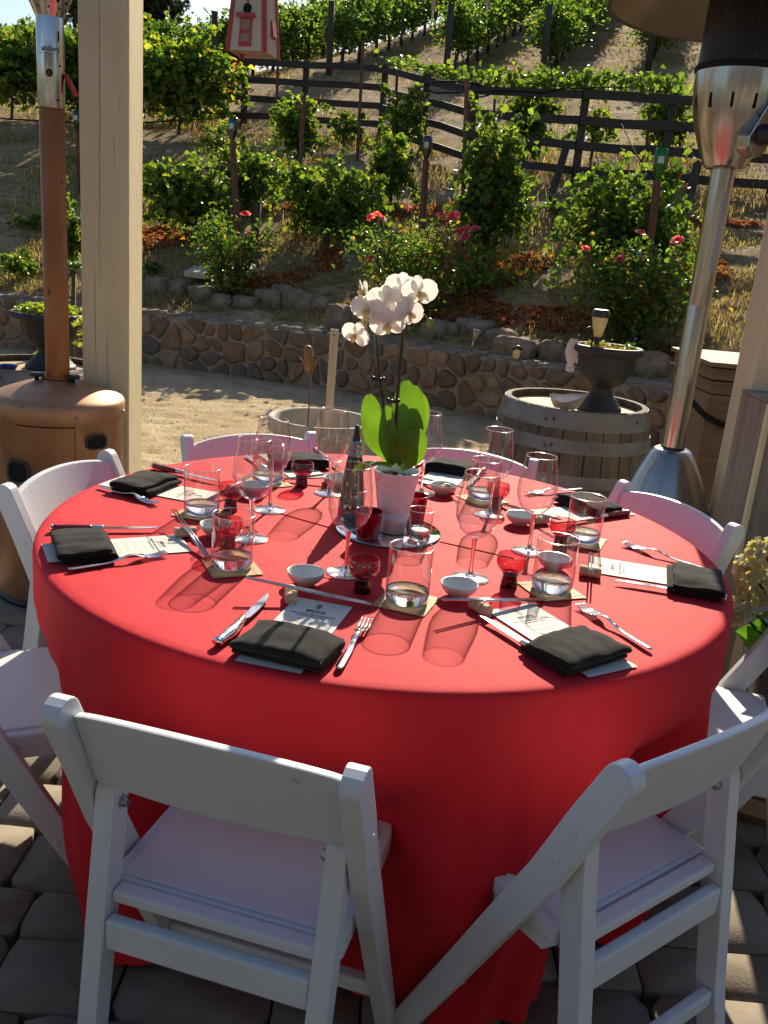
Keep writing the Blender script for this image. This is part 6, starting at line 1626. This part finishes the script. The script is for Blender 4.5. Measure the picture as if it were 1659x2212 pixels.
# solar lamp
t = thing('solar_lamp', 'black capped solar lamp with amber fluted shade stuck in the barrel urn', 'lamp', (UX-.048, UY+.01, SZ-.045))
MB().lathe([(0, -.05), (.010, -.05), (.0105, .075), (.0125, .085), (.0135, .098), (0, .098)], 16).build('stake', m_blackplastic, t)
MB().lathe([(.0145, .096), (.020, .115), (.027, .145), (.0312, .170), (.0322, .176)], 48, wob=lambda r, zz, a: (r+.0009*abs(math.sin(a*10)), zz)).build('shade', m_lampglass, t)
MB().lathe([(0, .176), (.0335, .176), (.0385, .180), (.0388, .190), (.0345, .200), (.030, .206), (.0285, .2065), (0, .2065)], 40).build('cap', m_blackplastic, t)
# hook with a glove
t = thing('shepherd_hook', 'small black iron hook stuck in the barrel urn', 'hook', (UX-.072, UY-.01, SZ))
MB().tube([(0, 0, -.05), (0, 0, .055), (-.004, 0, .078), (-.018, 0, .090), (-.034, 0, .082), (-.044, 0, .062), (-.054, 0, .050), (-.066, 0, .052), (-.070, 0, .070), (-.068, 0, .086)], .0032, 8).build('hook_rod', m_iron, t)
t = thing('garden_glove', 'pale pink garden glove hanging at the left of the barrel urn', 'glove', (UX-.146, UY-.01, SZ-.05))
mb = MB()
mb.grid(lambda u, v_: ((.020+.006*math.sin(v_*4))*math.cos(2*PI*u)*(.55+.6*math.sin(PI*min(1, v_*.8+.15))), .011*math.sin(2*PI*u), .085-.115*v_), 18, 12)
for k in range(4): mb.tube([(-.012+.008*k, 0, -.022), (-.013+.0085*k, -.003, -.038), (-.012+.0085*k, -.006, -.046-.004*(k in (1, 2)))], [.0055, .005, .0035], 8)
mb.tube([(.017, 0, .02), (.024, -.003, .002), (.023, -.006, -.012)], [.006, .0055, .004], 8); mb.build('glove_body', m_glove, t)
# abalone shell
t = thing('abalone_shell', 'open abalone shell lying on the barrel head beside the urn', 'shell', (BX-.065, BY-.11, BH_-.029), R(8))
def shell(u, v_, off=0.):
    a = 2*PI*u; r = v_; x = .078*r*math.cos(a)*(1+.12*math.cos(a)); y = .055*r*math.sin(a)*(1-.15*math.cos(a)); z = .058*r**3.6+.008*math.cos(a*2+.6)*r**4+.012*r**3*math.cos(a-.5)+.004*mnoise.noise(Vector((x*30, y*30, 1)))
    return (x, y, z+off)
mb = MB(); mb.grid(lambda u, v_: shell(u, v_), 40, 12, wrap=False); so_ = mb.build('outer_shell', m_shell, t, fix=False)
mb = MB(); mb.grid(lambda u, v_: tuple(np.array(shell(u, v_*.93, .0035))), 40, 12); mb.build('nacre', m_nacre, t, fix=False)
mb = MB(); mb.grid(lambda u, v_: (lambda s0, s1: tuple(np.array(s0)*(1-v_)+np.array(s1)*v_))(shell(u, 1.0), shell(u, .93, .0035)), 40, 2); mb.build('lip', m_shell, t, fix=False)

# left barrel, urn, dish, pail, plants
bL = Vector((-1.86, 4.55, 0)); HB = .66
barrel('grey wine barrel carrying an urn at the left edge behind the copper heater', bL.x, bL.y, HB, .30, .352, .3)
urn('large dark grey urn on the left barrel filled with chartreuse leaves', -1.80, 4.60, HB-.031, 1.36, .4, 1.0)
t = thing('potted_foliage', 'chartreuse trailing foliage filling the left urn', 'plant', (-1.80, 4.60, HB-.031+.27))
g = np.random.default_rng(8); a = g.uniform(0, 6.28, 700); r_ = .165*np.sqrt(g.random(700)); P = np.stack([r_*np.cos(a), r_*np.sin(a), .035*g.random(700)+.03*(1-(r_/.165)**2)], 1)
V, F = leaves(P, g.uniform(.018, .034, 700), up=.7, rng=g); npmesh('foliage', V, F, [m_yellowleaf], parent=t)
q_ = tp(40, 772, HB+.0); mb = MB().lathe([(0, 0), (.028, 0), (.046, .028), (.049, .030), (.049, .034), (.042, .030), (.026, .006), (0, .006)], 32)
tag(mb.build('glazed_dish', m_blueglaze, loc=(-1.93, 4.38, HB-.030)), 'cobalt blue glazed dish on the left barrel', 'dish')
q_ = ty(160, 800, 4.2); t = thing('planter_pail', 'whitewashed pail with dark spikes between copper heater and painted post', 'pail', (q_.x, 4.2, 0))
MB().lathe([(0, .30), (.075, .30), (.068, .50), (.058, .68), (.055, .684), (.052, .68), (.060, .5), (0, .45)], 36, M=Matrix.Translation((0, 0, 0))).build('pail_body', m_bucket, t)
MB().lathe([(0, 0), (.08, 0), (.08, .302), (0, .302)], 28).build('plinth', m_woodgrey, t)
mb = MB()
for k in range(3):
    a_ = -PI/2-.55+.5*k; mb.tube([cyl(.060, a_, .585), cyl(.082, a_+.05, .572)], [.009, .001], 6)
mb.build('spikes', m_iron, t, fix=False)
MB().lathe([(.0635, .63), (.0665, .632), (.068, .56), (.0665, .55)], 36).build('band', m_paper, t)
# yellow leafy plant low at the far left, succulent behind the pole
q_ = ty(10, 745, 5.6); t = thing('yellow_shrub', 'yellow green leafy plant at the left edge beside the left urn', 'plant', (q_.x, 5.6, 0))
vine_parts(t, 77, .75, .62, .5, 520, .075, 5, m_yellowleaf, True)
q_ = ty(158, 640, 5.2); t = thing('succulent', 'rosette of a green tree succulent between copper pole and painted post', 'succulent', (q_.x, 5.2, 0))
q2 = ty(160, 572, 5.2)
MB().tube([(0, 0, 0), (-.02, 0, .5), (q2.x-q_.x, 0, q2.z-.04)], [.03, .02, .013], 8).build('stem', m_cane, t)
mb = MB()
for ring, (n_, tl, ln) in enumerate(((9, .25, .085), (8, .65, .075), (6, 1.0, .055))):
    for k in range(n_):
        a_ = 2*PI*k/n_+ring*.4; dv = Vector((math.cos(a_)*math.cos(tl), math.sin(a_)*math.cos(tl), math.sin(tl))); mb.tube([(q2.x-q_.x, 0, q2.z-.03), Vector((q2.x-q_.x, 0, q2.z-.03))+dv*ln*.6, Vector((q2.x-q_.x, 0, q2.z-.03))+dv*ln], [.006, .017, .003], 8, flat=.35)
mb.build('rosette', m_succulent, t, fix=False)
q_ = ty(155, 715, 4.3); t = thing('trailing_sprig', 'bright sprig hanging below the left urn rim', 'plant', (q_.x, 4.45, q_.z-.1))
P = np.random.default_rng(3).normal(size=(26, 3))*np.array([.02, .02, .06])+np.array([0, 0, .08]); V, F = leaves(P, np.full(26, .035), up=.4); npmesh('foliage', V, F, [m_yellowleaf], parent=t)
MB().tube([(0, 0, .2), (.005, 0, .1), (0, 0, 0)], .002, 5).build('stalk', m_orchstem, t)

# ------------------------------------------------------------------ concrete planter in the yard
CX, CY = -.39, 4.86
cz = .045
t = thing('concrete_planter', 'round pale concrete planter bowl on the gravel behind the table', 'planter', (CX, CY, gz(0, CY)))
MB().lathe([(0, 0), (.20, 0), (.215, .02), (.24, .16), (.262, .33), (.292, .352), (.300, .366), (.300, .418), (.294, .430), (.272, .430), (.262, .418), (.250, .33), (.22, .27), (0, .265)], 64, wob=lambda r, z_, a: (r+.003*mnoise.noise(Vector((3*math.cos(a), 3*math.sin(a), z_*9))), z_)).build('bowl', m_concrete, t)
MB().lathe([(0, .285), (.12, .29), (.235, .28)], 40).build('sandy_fill', m_gravel, t)
PZ = gz(0, CY)+.288
for (px_, py_, lab) in ((684, 900, 'small clay cup of red wax inside the concrete planter, on the left'), (713, 905, 'small clay cup of red wax inside the concrete planter, on the right')):
    q_ = ty(px_, py_, CY-.02+.05*(px_ > 700)); t2 = thing('wax_cup', lab, 'candle', (q_.x, q_.y, PZ), group='red wax cups in the concrete planter'); hh = .055
    MB().lathe([(0, 0), (.028, 0), (.040, hh), (.043, hh+.002), (.036, hh-.006), (0, hh-.01)], 24).build('cup', m_terracotta, t2); MB().lathe([(0, hh-.006), (.0355, hh-.0055)], 24).build('wax', m_redwax, t2)
ybk = CY+.06
q0, q1, q2, q3 = ty(667, 880, ybk), ty(671, 815, ybk), ty(665, 748, ybk), ty(667, 742, ybk)
t = thing('metal_cattail', 'rusty metal cattail ornament standing in the concrete planter', 'ornament', (q0.x, ybk, PZ))
L0 = Vector((q0.x, ybk, PZ)); MB().tube([(0, 0, -.1), q1-L0], .004, 8).build('stem', m_rust, t)
hb, ht = ty(669, 800, ybk)-L0, ty(664, 746, ybk)-L0; ax = (ht-hb); MB().tube([hb-ax*.05, hb, hb+ax*.5, hb+ax*.9, hb+ax*.98, ht], [.006, .022, .026, .024, .016, .003], 16).build('seed_head', m_cattail, t)
for (x0, y0_, x1, y1_) in ((646, 770, 668, 812), (688, 770, 671, 812)):
    A, B = ty(x1, y1_, ybk)-L0, ty(x0, y0_, ybk)-L0; mb = MB(); w = Vector((.009, 0, .004)); m_ = A.lerp(B, .55)+Vector((.002, 0, .01))
    mb.add([A-w*.3, A+w*.3, m_+w, B, m_-w], [(0, 1, 2, 4), (4, 2, 3)], 0, False); bm_ = mb.build('blade', m_cattail, t, fix=False); md = bm_.modifiers.new('thickness', 'SOLIDIFY'); md.thickness = .002
A, B = ty(711, 885, CY+.10), ty(723, 711, CY+.10); ax = B-A; t = MB(); t.box((0, 0, ax.length/2-.12), (.045, .013, ax.length+.24))
o = t.build('wooden_lath', m_lath, bevel=.001, loc=A, rot=(0, math.atan2(ax.x, ax.z), 0)); tag(o, 'pale wooden lath with a hole standing in the concrete planter', 'lath')
MB().lathe([(0, -.0070), (.0045, -.0070)], 14, M=Matrix.Translation((0, 0, ax.length-.032)) @ Matrix.Rotation(PI/2, 4, 'X') @ Matrix.Scale(-1, 4, (0, 0, 1))).build('nail_hole', m_hole, o, fix=False)

# ------------------------------------------------------------------ things behind and beside the right post
t = thing('storage_bin', 'brown slatted wooden storage bin between the steel heater and the right post', 'storage bin', (1.50, 4.25, 0))
mb = MB(); mb.box((.34, .3, .42), (.68, .6, .84)); mb.build('body', m_binwood, t, bevel=.004)
for (z0, z1, o_) in ((.845, .905, .015), (.912, .968, .0)):
    mb = MB(); mb.box((.34, .3, (z0+z1)/2), (.70-o_, .62-o_, z1-z0)); mb.build('slat', m_binwood, t, bevel=.005)
mb = MB(); mb.box((.34, .3, .985), (.74, .66, .022)); mb.build('lid', m_binwood, t, bevel=.004)
tag(MB().tube([(1.42, 4.23, .80), (1.49, 4.228, .74), (1.59, 4.23, .70), (1.75, 4.23, .69)], .014, 8).build('dark_hose', m_hose), 'dark hose sagging across the front of the brown storage bin', 'hose')
t = thing('wooden_cabinet', 'weathered grey wooden cabinet with pale edge trim at the right edge', 'cabinet', (1.10, 2.62, 0))
mb = MB(); mb.box((.31, .12, .775), (.60, .24, .53)); mb.build('panel', m_woodgrey, t, bevel=.004)
mb = MB(); mb.box((.004, -.008, .775), (.014, .022, .535)); mb.build('edge_trim', m_post, t, bevel=.003)
mb = MB(); mb.box((.31, .12, 1.046), (.60, .243, .012)); mb.build('top_board', m_woodgrey, t, bevel=.004)
mb = MB(); mb.box((.155, -.010, .775), (.012, .018, .50)); mb.build('edge_trim', m_binwood, t, bevel=.003)
for x_ in (.04, .56):
    mb = MB(); mb.box((x_, .12, .255), (.05, .2, .51)); mb.build('leg', m_woodgrey, t, bevel=.004)
t = thing('planter_box', 'brown wooden planter box on the patio at the right edge', 'planter', (1.26, 2.16, 0), R(-24))
mb = MB(); mb.box((.0, 0, .17), (.42, .36, .34)); mb.build('box_body', m_binwood, t, bevel=.006)
for z_ in (.05, .315): 
    mb = MB(); mb.box((0, 0, z_), (.445, .385, .045)); mb.build('batten', m_head, t, bevel=.004)
MB().grid(lambda u, v_: (.40*(u-.5), .34*(v_-.5), .343), 2, 2).build('soil', m_soil, t)
t = thing('hydrangea', 'cream flowering hydrangea in the planter box at the right edge', 'plant', (1.26, 2.16, .34))
g = np.random.default_rng(12); mb = MB(); P = []
for k in range(15):
    a_ = g.uniform(0, 6.28); e = np.array([.20*math.cos(a_), .20*math.sin(a_), g.uniform(.06, .26)]); mb.tube([(0, 0, -.02), e*np.array([.5, .5, .6]), e], .004, 5)
    for q in range(5): P.append(e*g.uniform(.5, 1.05)+g.normal(size=3)*.03)
V, F = leaves(np.array(P), g.uniform(.07, .12, len(P)), up=.8, rng=g, ratio=.75); npmesh('foliage', V, F, [m_hydleaf], parent=t)
for (fx, fy_, r_) in ((1648, 1232, .062), (1640, 1262, .05), (1657, 1205, .05), (1590, 1320, .03)):
    q_ = ty(fx, fy_, 2.07 if fx > 1600 else 2.0)-Vector((1.26, 2.16, .34)); d_ = g.normal(size=(95, 3)); d_ /= np.linalg.norm(d_, axis=1)[:, None]; P = np.array(q_)+d_*r_
    V, F = leaves(P, np.full(95, .024), up=0, rng=g, outward=d_*2.2, ratio=1.0); npmesh('flower_head', V, F, [m_hydpetal], parent=t); mb.tube([(0, 0, 0), q_*.6, q_], .004, 5)
for (fx, fy_, sz) in ((1640, 1395, .15), (1655, 1365, .13), (1636, 1330, .08)):
    q_ = ty(fx, fy_, 2.02)-Vector((1.26, 2.16, .34)); V, F = leaves(np.array([q_]), np.array([sz]), up=2.5, rng=g, ratio=.8); npmesh('broad_leaf', V, F, [m_hydleaf], parent=t); mb.tube([(0, 0, 0), q_*.6, q_], .004, 5)
mb.build('stems', m_cane, t)
# small lights on the wall
q_ = hit(1018, 765)[0]; q_ = Vector((.60, 7.44, .60)); q_ = ty(1016, 764, 7.62); q1 = ty(1030, 722, 7.62); A_ = Vector((q_.x, 7.62, .595)); dv = (q1-q_)
t = thing('garden_spike_light', 'small pale solar spike light leaning on top of the stone wall', 'lamp', A_)
MB().tube([(0, 0, 0), dv*.55], .007, 8).build('spike', m_tin, t); MB().tube([dv*.5, dv*.97], [.012, .036], 14).build('shade', m_lampglass, t); MB().tube([dv*.97, dv*1.04], [.042, .040], 16).build('cap', m_tin, t)
q_ = ty(1117, 762, 7.30); t = thing('solar_spotlight', 'small black capped spotlight in front of the craggy boulder', 'lamp', (q_.x, 7.32, .60))
MB().tube([(0, .03, .0), (0, -.01, .055)], [.028, .030], 14).build('housing', m_lampglass, t)
MB().tube([(-.035, .0, .062), (0, -.02, .085), (.035, .0, .062)], [.02, .030, .02], 10, flat=.5).build('hood', m_blackplastic, t)

# ------------------------------------------------------------------ unseen building added behind the camera only to shade the near patio
t = thing('added_house', 'unseen building with a deep eave, added behind the patio to shade it', 'added_house', (0, -3.6, 0))
m_plaster = mat('grey_siding', [(.3, (.10, .10, .10)), (.7, (.14, .14, .14))], rough=.9, ns=4, bump_s=.3, bump_scale=40)
mb = MB(); mb.box((0, -.15, 1.6), (12, .3, 3.2)); mb.build('wall', m_plaster, t)
mb = MB(); mb.box((0, .5, 2.98), (12, 1.6, .14)); rf = mb.build('roof', m_binwood, t)
for k in range(9):
    mb = MB(); mb.box((-4.8+1.2*k, .5, 2.83), (.09, 1.5, .15)); mb.build('rafter', m_post, rf)
for x_ in (-2.4, 2.4):
    mb = MB(); mb.box((x_, .02, 1.55), (1.5, .05, 1.2)); w_ = mb.build('window', m_hole, t)
    mb = MB()
    for (a_, b_, c_, d_) in ((x_, .97, 1.6, .08), (x_, 2.13, 1.6, .08), (x_-.76, 1.55, .08, 1.24), (x_+.76, 1.55, .08, 1.24)): mb.box((a_, .04, b_), (c_, .08, d_))
    mb.build('frame', m_post, w_, fix=False)
